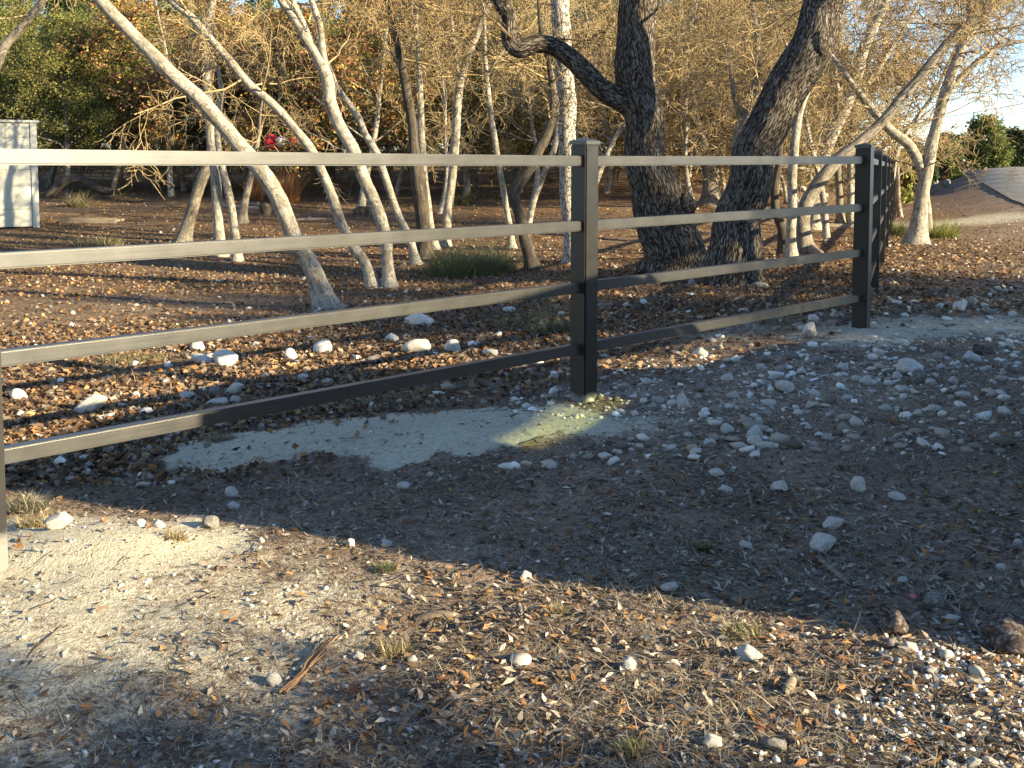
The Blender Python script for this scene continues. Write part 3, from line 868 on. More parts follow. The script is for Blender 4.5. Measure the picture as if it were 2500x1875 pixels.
def build_rocks():
    A = [  # stones told apart one by one
        (1982, 824, 34, 0.95, 'limestone', 'rough upright white rock just left of the corner post foot'),
        (1670, 1003, 31, 1.25, 'limestone', 'white stone standing on end right of the middle post foot'),
        (1923, 958, 60, 0.36, 'limestone', 'long flat white slab with a dark seam in the rubble'),
        (1847, 1078, 44, 0.62, 'limestone', 'upper of two stacked white stones in the bare ground'),
        (1845, 1097, 43, 0.5, 'limestone', 'lower of two stacked white stones in the bare ground'),
        (2224, 915, 60, 0.6, 'limestone', 'largest white rock in the rubble right of the corner post'),
        (2246, 936, 38, 0.85, 'greystone', 'grey-white rock leaning against the largest rubble rock'),
        (1752, 1172, 32, 0.5, 'limestone', 'white stone beside dry rootlets in the open ground'),
        (2101, 1206, 46, 0.66, 'limestone', 'rounded white rock alone in the open ground below the corner post'),
        (2195, 1221, 38, 0.45, 'limestone', 'flat pale stone right of the rounded white rock'),
        (2038, 1288, 43, 0.65, 'limestone', 'pointed white rock just above the biggest open-ground rock'),
        (2012, 1341, 52, 0.88, 'limestone', 'biggest white rock in the open ground, with a notched base'),
        (1824, 1338, 29, 0.7, 'limestone', 'small white rock left of the biggest open-ground rock'),
        (2289, 1480, 57, 0.62, 'greystone', 'purplish grey rock flecked white, beside the pink petal'),
        (2193, 1556, 63, 0.88, 'brownstone', 'round dark brown rock with white flecks on top'),
        (2470, 1590, 112, 0.72, 'brownstone', 'large brown rock with a cream end at the edge of the gravel'),
        (2328, 1520, 33, 0.6, 'limestone', 'pale stone between the round brown rock and the large brown rock'),
        (1832, 1612, 57, 0.52, 'limestone', 'sunlit white rock at the edge of the shadow above the gravel'),
        (1743, 1823, 42, 0.62, 'limestone', 'white rock near the bottom, left of the gravel'),
        (1896, 1833, 48, 0.7, 'greystone', 'half grey half white rock at the left edge of the gravel'),
        (1636, 1450, 36, 0.65, 'limestone', 'blocky bright white rock alone in the shaded bare ground'),
        (1535, 1632, 39, 0.7, 'limestone', 'lumpy white rock right of the large pale leaf'),
        (1268, 1502, 20, 1.1, 'greystone', 'egg-shaped speckled stone right of the bark piece'),
        (664, 1668, 43, 0.6, 'limestone', 'white rock at the foot of the dried stalk bundle'),
        (561, 1220, 34, 0.68, 'limestone', 'upper round white stone of a pair in front of the bottom rail'),
        (568, 1247, 25, 0.6, 'limestone', 'lower small white stone of a pair in front of the bottom rail'),
        (511, 1300, 42, 0.72, 'greystone', 'pale angular rock among dry leaves below the stone pair'),
        (140, 1338, 58, 0.66, 'limestone', 'sunlit rounded rock on the pale dirt by the nearest post'),
        (217, 1012, 72, 0.62, 'limestone', 'big white rock behind the bottom rail on the left'),
        (38, 984, 42, 0.6, 'limestone', 'half-sunlit white rock at the left edge behind the bottom rail'),
        (1105, 862, 48, 0.58, 'limestone', 'blocky cream rock behind the bottom rail near the middle post'),
        (1023, 794, 58, 0.5, 'limestone', 'broad white rock behind the third rail'),
        (783, 862, 54, 0.55, 'limestone', 'white rock with a raised end between the two lower rails'),
        (707, 880, 36, 0.75, 'limestone', 'round cream rock left of the white rock with a raised end'),
        (2062, 800, 34, 0.6, 'brownstone', 'rust-brown rock just left of the corner post'),
        (2408, 862, 44, 0.5, 'brownstone', 'brown slab on the pale dust right of the corner post'),
        (2000, 890, 42, 0.4, 'greystone', 'flat grey-brown stone in the rubble left of the corner post'),
        (1830, 806, 19, 0.9, 'greystone', 'small blue-grey wedge of stone under the lowest right rail'),
    ]
    for a in A:
        rock(a[0], a[1], a[2], a[3], a[4], a[5])
    groups = {
        ('small white limestone rock in the rubble before the corner post', 'rubble rocks by the corner post'):
            [(1712, 872, 30), (1780, 934, 31), (1712, 958, 30), (1938, 880, 38), (2191, 926, 24), (2277, 942, 26), (2355, 975, 29), (2283, 1004, 31), (2243, 1017, 30), (2167, 1000, 22), (2381, 880, 40), (2060, 905, 26), (2120, 940, 30), (1990, 970, 26), (2070, 980, 22), (1860, 900, 24), (1800, 880, 22), (2150, 870, 30), (2040, 860, 26), (2300, 900, 26), (1890, 925, 20), (2210, 960, 24), (2330, 940, 22), (2090, 930, 22), (1960, 915, 24)],
        ('small white stone in the open ground beyond the gravel', 'stones in the open ground'):
            [(1777, 1062, 29), (1629, 1104, 21), (1680, 1075, 21), (1735, 1098, 28), (1774, 1208, 29), (1907, 1208, 41), (1916, 1344, 16), (1996, 1399, 18), (2210, 1417, 29), (2289, 1372, 25), (2449, 1392, 29), (2490, 1326, 24), (1855, 1043, 24), (2435, 1076, 25), (1666, 1242, 13), (1560, 1165, 16), (2330, 1150, 18), (2350, 1080, 16)],
        ('pale stone at the edge of the white gravel', 'stones by the gravel'):
            [(2315, 1612, 40), (2184, 1585, 36), (2224, 1596, 34), (2280, 1648, 28), (2392, 1658, 38), (2232, 1655, 24), (2381, 1870, 33), (2424, 1868, 33), (2320, 1873, 28)],
        ('little white stone in the dry grass of the near ground', 'stones in the near ground'):
            [(1227, 1396, 22), (1286, 1418, 25), (1303, 1308, 13), (984, 1204, 29), (1050, 1172, 17), (873, 1608, 24), (1008, 1610, 25), (853, 1338, 27), (943, 1336, 22), (341, 1308, 30), (384, 1312, 28), (636, 1338, 16), (633, 1358, 12), (1095, 1460, 14), (1005, 1460, 14), (1100, 1735, 14), (900, 1712, 16), (1050, 1738, 18), (1440, 1672, 12)],
        ('white limestone rock in the leaves behind the left rails', 'rocks behind the left rails'):
            [(570, 965, 46), (522, 965, 33), (528, 990, 42), (452, 975, 38), (498, 957, 20), (330, 974, 24), (380, 979, 22), (300, 1002, 26), (321, 1007, 18), (540, 895, 60), (490, 892, 44), (479, 857, 34), (410, 857, 20), (955, 832, 28), (1017, 866, 54), (907, 882, 25), (1198, 874, 36), (1243, 763, 28), (645, 922, 20), (740, 930, 24), (1468, 752, 22), (1530, 752, 15), (1570, 745, 20), (870, 880, 22), (620, 845, 22)],
        ('weathered white rock on the pale dust right of the corner post', 'rocks on the dust right of the corner post'):
            [(2347, 762, 32), (2476, 776, 24), (2300, 755, 24), (2380, 745, 26), (2420, 770, 22), (2190, 745, 22), (2450, 815, 28), (2380, 815, 24), (2330, 830, 22), (2470, 850, 24)],
        ('pale rock among the trees beyond the right rails', 'rocks under the far trees'):
            [(1905, 480, 32), (1960, 470, 26), (2010, 485, 24), (1860, 705, 32), (1690, 700, 22), (2040, 470, 22), (1985, 500, 22), (1925, 500, 20)],
        ('large weathered rock at the foot of the bank beside the far road', 'rocks on the bank by the road'):
            [(2280, 458, 40), (2315, 455, 26), (2215, 455, 34), (2195, 470, 24), (2240, 470, 22)],
    }
    short = {0: 'the upright corner rock', 1: 'the stone standing on end', 2: 'the long flat slab', 3: 'the two stacked stones', 5: 'the largest rubble rock', 7: 'the stone with dry rootlets', 8: 'the rounded white rock',
             11: 'the biggest open-ground rock', 14: 'the round brown rock', 15: 'the large brown rock', 17: 'the sunlit rock above the gravel', 18: 'the white rock left of the gravel', 20: 'the blocky white rock', 21: 'the lumpy white rock',
             22: 'the speckled egg-shaped stone', 23: 'the rock by the stalk bundle', 24: 'the stone pair', 26: 'the pale angular rock', 27: 'the sunlit rounded rock', 28: 'the big rock behind the rail', 29: 'the half-sunlit rock',
             30: 'the blocky cream rock', 31: 'the broad white rock', 32: 'the rock with a raised end', 35: 'the brown slab'}
    brief = {'rubble rocks by the corner post': 'small white rubble rock', 'stones in the open ground': 'small white stone', 'stones by the gravel': 'pale gravel-edge stone', 'stones in the near ground': 'little white stone',
             'rocks behind the left rails': 'white rock', 'rocks on the dust right of the corner post': 'weathered rock'}
    used = set()
    for (lab, grp), L in groups.items():
        for q in L:
            rnd = random.Random(q[0] * 3 + q[1])
            text = lab
            if grp in brief:
                for k in sorted(short, key=lambda k: math.hypot(A[k][0] - q[0], (A[k][1] - q[1]) * 1.6)):
                    dx, dy = q[0] - A[k][0], q[1] - A[k][1]
                    d = math.hypot(dx, dy)
                    where = ('right of' if dx > 0 else 'left of') if abs(dx) > abs(dy) * 2 else ('above' if dy < 0 else 'below') if abs(dy) > abs(dx) * 2 else ('above and ' if dy < 0 else 'below and ') + ('right of' if dx > 0 else 'left of')
                    text = '%s %s %s %s' % (brief[grp], 'close' if d < 60 else 'a little way' if d < 150 else 'some way', where, short[k])
                    if text not in used:
                        break
                used.add(text)
            rock(q[0], q[1], q[2], rnd.uniform(0.45, 0.75), 'greystone' if (rnd.random() < 0.2 or 'bank' in grp or 'far trees' in grp) else 'limestone', text, grp)
build_rocks()

# ------------------------------------------------------------------ sticks, bark, single leaves
def lying(name, pts_px, rpx, label, cat, mat='stick', sides=8, lift=0.3, flat=1.0, bend=0.02):
    P = np.array([pix(*q) for q in pts_px])
    c = P.mean(axis=0)
    r = rpx / FPX * c[1]
    t = np.linspace(0, 1, 9)
    k = np.linspace(0, 1, len(P))
    Q = np.stack([np.interp(t, k, P[:, i]) for i in range(3)], -1)
    Q[:, 2] = np.maximum(Q[:, 2], g(Q[:, 0], Q[:, 1]) + r * lift)
    rng = np.random.default_rng(int(abs(c[0]) * 1000) + 3)
    Q[:, :2] += bend * r * 6 * rng.normal(0, 1, (9, 2)) * 0.4
    tb = Tubes(); rr = r * np.array([0.25, 0.8, 1, 1.05, 1, 0.95, 0.85, 0.7, 0.2])
    tb.add(Q - c, rr, sides)
    o = link(name, tb.build(name, 4, 0.5), None, mat)
    if flat != 1.0:
        for v in o.data.vertices: v.co.z *= flat
    o.location = c
    return tag(o, label, cat)

def build_litter_things():
    lying('stick', [(1270, 1100), (1300, 1093), (1329, 1083)], 5, 'short dark stick lying on the pale mound by the middle post', 'stick', 'twig_dark' if False else 'stick')
    lying('stick', [(1010, 1204), (1054, 1196), (1095, 1192)], 5, 'dark stick lying in the shaded ground below the pale mound', 'stick')
    lying('bark_piece', [(1010, 1512), (1067, 1506), (1122, 1502)], 11, 'dark flake of bark lying in the dry grass', 'bark', 'stick', 8, 0.3)
    lying('wood_splinter', [(1992, 1357), (2040, 1398), (2076, 1428)], 7, 'long grey splinter of wood below the biggest white rock', 'wood', 'wood')
    lying('wood_chunk', [(1915, 1692), (1928, 1672), (1940, 1655)], 13, 'striped chunk of split wood above the gravel', 'wood', 'wood')
    lying('stick', [(68, 1633), (110, 1596), (153, 1559)], 3.2, 'thin pale stick on the pale dirt at the lower left', 'stick')
    lying('stick', [(1430, 1182), (1460, 1180), (1480, 1181)], 3, 'short whitish stick in the shaded ground', 'stick')
    lying('stick', [(860, 890), (930, 868), (975, 855)], 6, 'bleached stick behind the bottom rail', 'stick', 'wood')
    lying('stick', [(985, 875), (1040, 868), (1080, 862)], 7, 'bleached split stick lying by the blocky cream rock', 'stick', 'wood')
    lying('stick', [(1115, 880), (1150, 855), (1170, 830)], 7, 'bent bleached branch leaning up toward the juniper seedling', 'stick', 'wood')
    lying('branch', [(1955, 588), (1985, 615), (2015, 640)], 14, 'bleached fallen branch lying beyond the third right rail', 'branch', 'wood')
    lying('branch', [(2180, 748), (2240, 760), (2300, 778)], 6, 'dry greenish yucca stem lying on the dust right of the corner post', 'branch', 'stick')
    # bundle of dried stalks
    e = empty('stalk_bundle', tuple(pix(750, 1620)))
    tag(e, 'bundle of dried reddish grass stalks lying in the near ground', 'dried stalks')
    c = np.array(e.location)
    rng = np.random.default_rng(8)
    for i in range(9):
        a, b = pix(690 + rng.uniform(-6, 12), 1682 + rng.uniform(-8, 6)), pix(800 + rng.uniform(-25, 30), 1575 + rng.uniform(-20, 25))
        t = np.linspace(0, 1, 7)[:, None]
        Q = a + (b - a) * t + rng.normal(0, 0.004, (7, 3)); Q[:, 2] = g(Q[:, 0], Q[:, 1]) + 0.008 + 0.02 * t[:, 0] * rng.uniform(0.2, 1)
        tb = Tubes(); tb.add(Q - c, np.linspace(0.0035, 0.0015, 7), 5)
        link('stalk', tb.build('stalk'), e, 'stalk')
    # lobed oak leaves
    def oak_leaf(px, py, wpx, col, label):
        p = pix(px, py); w = wpx / FPX * p[1]
        rng = np.random.default_rng(int(px))
        n = 28
        th = np.linspace(0, 2 * math.pi, n, endpoint=False)
        r = (0.34 + 0.17 * np.cos(th * 7) + 0.05 * rng.normal(0, 1, n)) * (1 + 0.25 * np.cos(th))
        V = np.stack([r * np.cos(th), r * np.sin(th) * 0.8, 0.10 * np.abs(r * np.sin(th)) + 0.05 * rng.normal(0, 1, n) * r], -1)
        V = np.vstack([[0, 0, 0.0], V])
        F = np.array([[0, 1 + k, 1 + (k + 1) % n] for k in range(n)])
        C = np.tile(np.array(col), (n + 1, 1)) * rng.uniform(0.75, 1.2, (n + 1, 1))
        o = link('oak_leaf', mesh_np('oak_leaf', V * w * 1.3, [F], False, {'col': C}), None, 'litter')
        o.location = (p[0], p[1], float(g(p[0], p[1])) + 0.012)
        o.rotation_euler = (rng.normal(0, 0.2), rng.normal(0, 0.2), rng.uniform(0, 6.28))
        tag(o, label, 'leaf')
    OR, BR, DB = (0.42, 0.17, 0.05), (0.26, 0.115, 0.05), (0.10, 0.055, 0.035)
    for q in [(866, 1690, 54, DB, 'large dark brown lobed oak leaf in the near ground'),
              (1362, 1340, 30, BR, 'brown lobed leaf alone in the shaded open ground'),
              (367, 1322, 30, OR, 'bright orange leaf at the edge of the sunlit pale dirt'),
              (48, 1380, 26, OR, 'orange leaf beside the nearest post'),
              (208, 1744, 28, OR, 'orange-brown leaf on the pale dirt at the lower left'),
              (94, 1850, 32, OR, 'curled orange leaf in the bottom left corner'),
              (1868, 1785, 62, BR, 'cluster-like lobed brown leaf left of the gravel'),
              (2218, 1815, 30, BR, 'rust-brown leaf lying on the white gravel'),
              (2450, 1600, 24, BR, 'narrow brown leaf below the large brown rock'),
              (480, 1225, 40, DB, 'dull brown oak leaf left of the stone pair'),
              (1720, 1368, 18, OR, 'small orange leaf near the green tuft in the open ground'),
              (1085, 1660, 34, OR, 'orange leaf below and left of the large pale leaf'),
              (1920, 1742, 26, BR, 'tan leaf above the gravel edge'),
              (2060, 1612, 30, BR, 'rust leaf on the shadow edge right of the sunlit white rock'),
              (2180, 1030, 24, OR, 'single orange-brown curled leaf below the rubble')]:
        oak_leaf(*q)
    # big pale leaf and the petal
    p = pix(1270, 1628); w = 66 / FPX * p[1]
    n = 22; th = np.linspace(0, 2 * math.pi, n, endpoint=False)
    r = 0.5 * (1 - 0.12 * np.cos(2 * th) ) * np.where(np.abs(th - math.pi) < 0.5, 0.9, 1.0)
    V = np.stack([r * np.cos(th), 0.62 * r * np.sin(th) * (1 + 0.25 * np.cos(th)), 0.05 * np.cos(th) ** 2], -1)
    V = np.vstack([[0, 0, 0.07], V, V + [0, 0, -0.012]])
    F3 = np.array([[0, 1 + k, 1 + (k + 1) % n] for k in range(n)]); F4 = np.array([[1 + k, 1 + n + k, 1 + n + (k + 1) % n, 1 + (k + 1) % n] for k in range(n)])
    o = link('pale_leaf', mesh_np('pale_leaf', V * w, [F3, F4], True), None, 'paleleaf')
    o.location = (p[0], p[1] + 0.03, float(g(p[0], p[1] + 0.03)) + 0.014); o.rotation_euler = (0.42, 0.05, -0.2)
    tag(o, 'large smooth pale leaf lying face down in the near ground', 'leaf')
    p = pix(2230, 1455); w = 20 / FPX * p[1]
    o = link('pink_petal', mesh_np('pink_petal', V[:, [0, 1, 2]] * w, [F3, F4], True), None, 'pink'); o.location = (p[0], p[1], float(g(p[0], p[1])) + 0.012); o.rotation_euler = (0.5, 0.2, -0.7)
    tag(o, 'small pink petal on the ground beside the purplish rock', 'petal')
t_ = NT('stalk', 0.85, 0.2); t_.base((0.33, 0.19, 0.10)); MAT['stalk'] = t_.m
build_litter_things()

# ------------------------------------------------------------------ tufts and small plants
def tuft(px, py, wpx, hpx, n, cols, label, cat='grass', curl=0.9, wid=0.0016, up=1.0, name='grass_tuft', group=None):
    p = pix(px, py); sc = p[1] / FPX
    rng = np.random.default_rng(int(px + py))
    a = rng.uniform(0, 6.28, n); r = np.sqrt(rng.uniform(0, 1, n)) * wpx * sc * 0.33
    x, y = r * np.cos(a), r * np.sin(a) * 0.7
    z = g(p[0] + x, p[1] + y) - p[2]
    o = blades(name, x, y, z, rng, cols, hpx * sc * 0.7, hpx * sc * 1.7, wid, up, None, None, None, None, curl)
    o.location = p
    tag(o, label, cat, group)
    return o
def build_tufts():
    GG = [(0.16, 0.17, 0.07), (0.11, 0.13, 0.05), (0.22, 0.21, 0.10), (0.30, 0.26, 0.14)]
    ST = [(0.40, 0.32, 0.17), (0.46, 0.38, 0.22), (0.30, 0.24, 0.13)]
    RD = [(0.42, 0.20, 0.08), (0.50, 0.28, 0.12), (0.34, 0.15, 0.06)]
    tuft(1150, 668, 320, 84, 3600, [(0.24, 0.25, 0.11), (0.17, 0.19, 0.08), (0.33, 0.31, 0.16)], 'big drooping green-grey grass clump behind the third rail', curl=1.1, wid=0.0026)
    tuft(700, 495, 90, 70, 520, RD, 'upright rust-red bluestem grass behind the big leaning trunk', curl=0.45, wid=0.004, up=1.2)
    tuft(625, 490, 50, 60, 220, RD, 'smaller rust-red grass tuft left of the big leaning trunk', curl=0.45, wid=0.004, up=1.2)
    tuft(190, 505, 80, 36, 420, GG + ST, 'green-yellow grass tuft beside the shed under the arching limb', curl=0.9, wid=0.005)
    tuft(240, 600, 190, 26, 700, GG + ST, 'low greenish grass patch behind the second rail on the left', curl=1.0, wid=0.004)
    tuft(1130, 500, 80, 34, 360, GG, 'green strappy plant between the slim trunks behind the top rail', curl=0.9, wid=0.006)
    tuft(2185, 575, 70, 46, 700, GG + [(0.33, 0.33, 0.10)], 'long green-yellow grass clump left of the pale tree beyond the corner', curl=1.0, wid=0.004)
    tuft(2300, 580, 110, 44, 650, [(0.26, 0.30, 0.08), (0.20, 0.24, 0.07), (0.38, 0.34, 0.12)], 'bright green weed clump right of the pale tree beyond the corner', curl=0.8, wid=0.004)
    tuft(2310, 432, 36, 26, 130, [(0.08, 0.10, 0.05), (0.14, 0.15, 0.07)], 'small dark spiky yucca on the bank by the road', 'yucca', curl=0.3, wid=0.02, up=0.9, name='yucca_plant')
    tuft(940, 1398, 70, 20, 260, GREEN + GG, 'short green grass tuft in the shaded near ground', curl=0.8)
    tuft(1725, 1340, 50, 22, 150, GREEN + GG, 'small green tuft in the open ground left of the rocks', curl=0.7)
    tuft(1540, 1830, 110, 30, 420, GG + ST, 'grey-green grass tuft at the bottom near the gravel', curl=0.8)
    tuft(960, 1585, 110, 28, 380, ST, 'straw-coloured grass tuft in the sunlit near ground', curl=0.8)
    tuft(1360, 1500, 70, 24, 200, ST, 'pale straw tuft at the shadow edge right of the speckled stone', curl=0.7)
    tuft(1810, 1545, 150, 26, 420, ST + GG, 'sunlit straw tuft at the shadow edge above the white rock', curl=0.8)
    tuft(90, 1290, 150, 36, 420, ST, 'sunlit tangled straw by the nearest post', curl=0.9)
    tuft(430, 1350, 90, 22, 220, ST, 'thin sunlit straw at the edge of the pale dirt', curl=0.9)
    tuft(70, 1245, 130, 40, 420, GG + GREYS, 'dull green grass tuft under the bottom rail at the left', curl=0.9)
    tuft(330, 880, 260, 24, 650, ST + GG, 'sunlit straw patch between the lower rails at the left', curl=0.9)
    tuft(540, 1090, 120, 22, 300, GG + GREYS, 'dry grass tuft at the left end of the pale mound', curl=0.9)
    tuft(950, 985, 260, 20, 520, ST + GG, 'sunlit straw along the back of the pale mound', curl=0.9)
    tuft(2080, 1150, 120, 16, 220, GG + GREYS, 'grey dead tuft in the open ground below the rubble', curl=0.9)
    # juniper seedling by the middle post
    def seedling(px, py, wpx, hpx, cols, label, n=150, name='juniper_seedling'):
        p = pix(px, py); s = p[1] / FPX
        rng = np.random.default_rng(int(px))
        e = empty(name, tuple(p)); tag(e, label, 'seedling')
        tb = Tubes(); LP, LC = [], []
        for i in range(n // 6):
            az = rng.uniform(0, 6.28); L = hpx * s * rng.uniform(0.6, 1.25)
            el = rng.uniform(0.3, 1.4); q = np.array([rng.normal(0, wpx * s * 0.22), rng.normal(0, wpx * s * 0.12), 0.0]); Q = [q]
            for k in range(5):
                q = q + L / 5 * np.array([math.cos(az) * math.cos(el), math.sin(az) * math.cos(el), math.sin(el)]) + rng.normal(0, 0.006, 3); Q.append(q)
            Q = np.array(Q); tb.add(Q, np.linspace(0.004, 0.0012, 6), 4)
            for _ in range(70):
                t = rng.uniform(0.2, 1) * 4.99; a = int(t); LP.append(Q[a] + (Q[a + 1] - Q[a]) * (t - a) + rng.normal(0, 0.016, 3))
        LP = np.array(LP); m = len(LP)
        V, F, C = instances(DIA_V, DIA_F, LP, rot_euler(rng.uniform(-1.5, 1.5, m), rng.uniform(-1.5, 1.5, m), rng.uniform(0, 6.28, m)), np.stack([np.full(m, 0.007), rng.uniform(0.012, 0.026, m), np.full(m, 0.01)], -1), pick_cols(rng, m, cols, 0.25))
        link('stem', tb.build('stem'), e, 'twig_dark'); link('foliage', mesh_np('foliage', V, [F], False, {'col': C}), e, 'leaf')
    seedling(1345, 815, 120, 80, [(0.15, 0.17, 0.085), (0.19, 0.20, 0.11), (0.24, 0.24, 0.14)], 'grey-green juniper seedling just left of the middle post', 210)
    seedling(1255, 800, 90, 66, [(0.14, 0.155, 0.09), (0.19, 0.19, 0.11)], 'smaller grey-green seedling left of the juniper seedling', 110)
    seedling(285, 478, 40, 50, [(0.30, 0.28, 0.07), (0.24, 0.24, 0.06)], 'yellow-green sapling standing right of the arching dark limb', 60, 'young_sapling')
build_tufts()
# ------------------------------------------------------------------ trees
def smooth_path(P, R, step):
    """Catmull-Rom through control points, resampled"""
    P = np.asarray(P, float); R = np.asarray(R, float)
    Q = np.vstack([2 * P[0] - P[1], P, 2 * P[-1] - P[-2]])
    out, rad = [], []
    for i in range(len(P) - 1):
        p0, p1, p2, p3 = Q[i:i + 4]
        n = max(2, int(np.linalg.norm(p2 - p1) / step))
        for t in np.linspace(0, 1, n, endpoint=False):
            out.append(0.5 * (2 * p1 + (p2 - p0) * t + (2 * p0 - 5 * p1 + 4 * p2 - p3) * t * t + (3 * p1 - p0 - 3 * p2 + p3) * t ** 3))
            rad.append(R[i] + (R[i + 1] - R[i]) * t)
    out.append(P[-1]); rad.append(R[-1])
    return np.array(out), np.array(rad)

def unit(v):
    return v / (np.linalg.norm(v) + 1e-9)

def grow(out, rng, p, d, L, r, lev, cfg):
    """one branch and its offspring; out: list of (level, pts, radii)"""
    n = 5 if lev < cfg['max'] else 3
    pts = [p]; q, dd = p, unit(d)
    for i in range(n):
        dd = unit(dd + rng.normal(0, cfg['wander'] * (1 + 0.25 * lev), 3) + np.array([0, 0, cfg['grav'][min(lev, len(cfg['grav']) - 1)]]))
        q = q + dd * L / n
        pts.append(q)
    pts = np.array(pts)
    rad = np.linspace(r, max(r * 0.40, cfg['rmin'] * 0.6), n + 1)
    out.append((lev, pts, rad))
    if lev >= cfg['max']:
        return
    nc = cfg['kids'][lev]
    for c in range(nc):
        t = rng.uniform(0.22, 1.0) * n
        i = min(int(t), n - 1); f = t - i
        base = pts[i] * (1 - f) + pts[i + 1] * f
        par = unit(pts[i + 1] - pts[i])
        perp = unit(np.cross(par, rng.normal(0, 1, 3)))
        a = rng.uniform(0.45, 1.15)
        grow(out, rng, base, par * math.cos(a) + perp * math.sin(a), L * rng.uniform(*cfg['ratio']), max(np.interp(t, np.arange(n + 1), rad) * rng.uniform(0.45, 0.7), cfg['rmin']), lev + 1, cfg)

CFG_TWIG = dict(max=3, wander=0.16, grav=(0.05, 0.0, -0.05, -0.06), kids=(5, 4, 4), ratio=(0.38, 0.66), rmin=0.0045)
CFG_LIMB = dict(max=3, wander=0.14, grav=(0.10, 0.04, 0.0, -0.03), kids=(6, 5, 5), ratio=(0.40, 0.65), rmin=0.003)

def tubes_of(br, thick_lev=0):
    big, fine = Tubes(), Tubes()
    for lev, P, R in br:
        if lev <= thick_lev: big.add(P, R, 8)
        elif lev == thick_lev + 1: fine.add(P, R, 5)
        else: fine.add(P, R, 3)
    return big, fine

def leaf_mesh(name, pos, rng, cols, smin, smax, jit=0.3, aspect=1.0):
    m = len(pos)
    s = rng.uniform(smin, smax, m)
    R = rot_euler(rng.uniform(-1.6, 1.6, m), rng.uniform(-1.6, 1.6, m), rng.uniform(0, 6.28, m))
    V, F, C = instances(DIA_V, DIA_F, np.asarray(pos), R, np.stack([s * aspect, s, s], -1), pick_cols(rng, m, cols, jit))
    return mesh_np(name, V, [F], False, {'col': C})

def along(br, levs, rng, per, spread):
    P = []
    for lev, pts, _ in br:
        if lev in levs:
            n = rng.poisson(per)
            t = rng.uniform(0.15, 1.0, n) * (len(pts) - 1)
            i = np.minimum(t.astype(int), len(pts) - 2); f = (t - i)[:, None]
            P.append(pts[i] * (1 - f) + pts[i + 1] * f + rng.normal(0, spread, (n, 3)))
    return np.concatenate(P) if P else np.zeros((0, 3))

def trunk_obj(name, P, R, parent, origin, mat, sides=14, step=0.07, wob=0.28, seed=1, flare=0.7, ridges=None):
    Q, rr = smooth_path(P, R, step)
    d = np.linalg.norm(Q - Q[0], axis=1)
    rr = rr * (1 + flare * np.exp(-d / (rr[0] * 1.6)))
    Q = Q - origin
    rngn = np.random.default_rng(seed)
    ph = rngn.uniform(0, 6.28, 6)
    wv = np.stack([np.sin(d * 3.1 + ph[0]) + 0.5 * np.sin(d * 7.7 + ph[1]), np.sin(d * 2.7 + ph[2]) + 0.5 * np.sin(d * 8.3 + ph[3]), 0 * d], -1)
    Q = Q + wv * (0.10 * rr)[:, None] * np.clip(d / 0.5, 0, 1)[:, None]
    if ridges is None:
        tb = Tubes(); tb.add(Q, rr, sides)
        return link(name, tb.build(name, seed, wob), parent, mat)
    # furrowed oak bark: displaced surface
    k = sides; n = len(Q)
    T = np.gradient(Q, axis=0); T /= np.linalg.norm(T, axis=1, keepdims=True)
    A = np.cross(T, [0, 1.0, 0]); A /= np.linalg.norm(A, axis=1, keepdims=True); B = np.cross(T, A)
    th = np.arange(k) * 2 * math.pi / k
    ln = np.concatenate([[0], np.cumsum(np.linalg.norm(np.diff(Q, axis=0), axis=1))])
    R0 = np.median(rr)
    tx, ty, lz = R0 * np.cos(th)[None] + 0 * ln[:, None], R0 * np.sin(th)[None] + 0 * ln[:, None], ln[:, None] + 0 * th[None]
    wx = 0.05 * (fbm(tx * 5, ty * 5, lz * 3, seed + 3, 3) - 0.45)
    sc = 1.0 / 0.021
    f = np.abs(vnoise((tx + wx) * sc, (ty + wx) * sc, lz * sc * 0.17, seed) - 0.5) * 2
    f2 = np.abs(vnoise((tx + wx) * sc * 1.9, (ty - wx) * sc * 1.9, lz * sc * 0.34, seed + 7) - 0.5) * 2
    ridge = np.clip(0.65 * np.sqrt(f) + 0.45 * np.sqrt(f2), 0, 1)
    lump = fbm(tx * 4, ty * 4, lz * 2.0, seed + 11, 3) - 0.45
    rad = rr[:, None] * (1 + 0.16 * lump) + ridges * (ridge - 0.6)
    V = Q[:, None, :] + rad[..., None] * (A[:, None, :] * np.cos(th)[None, :, None] + B[:, None, :] * np.sin(th)[None, :, None])
    i = np.arange(n - 1)[:, None]; j = np.arange(k)[None, :]; j2 = (j + 1) % k
    F = np.stack([i * k + j, (i + 1) * k + j, (i + 1) * k + j2, i * k + j2], -1).reshape(-1, 4)
    me = mesh_np(name, V.reshape(-1, 3), [F], True, {'buv': np.stack([tx, ty, lz], -1).reshape(-1, 3), 'ridge': ridge.ravel()})
    return link(name, me, parent, mat)

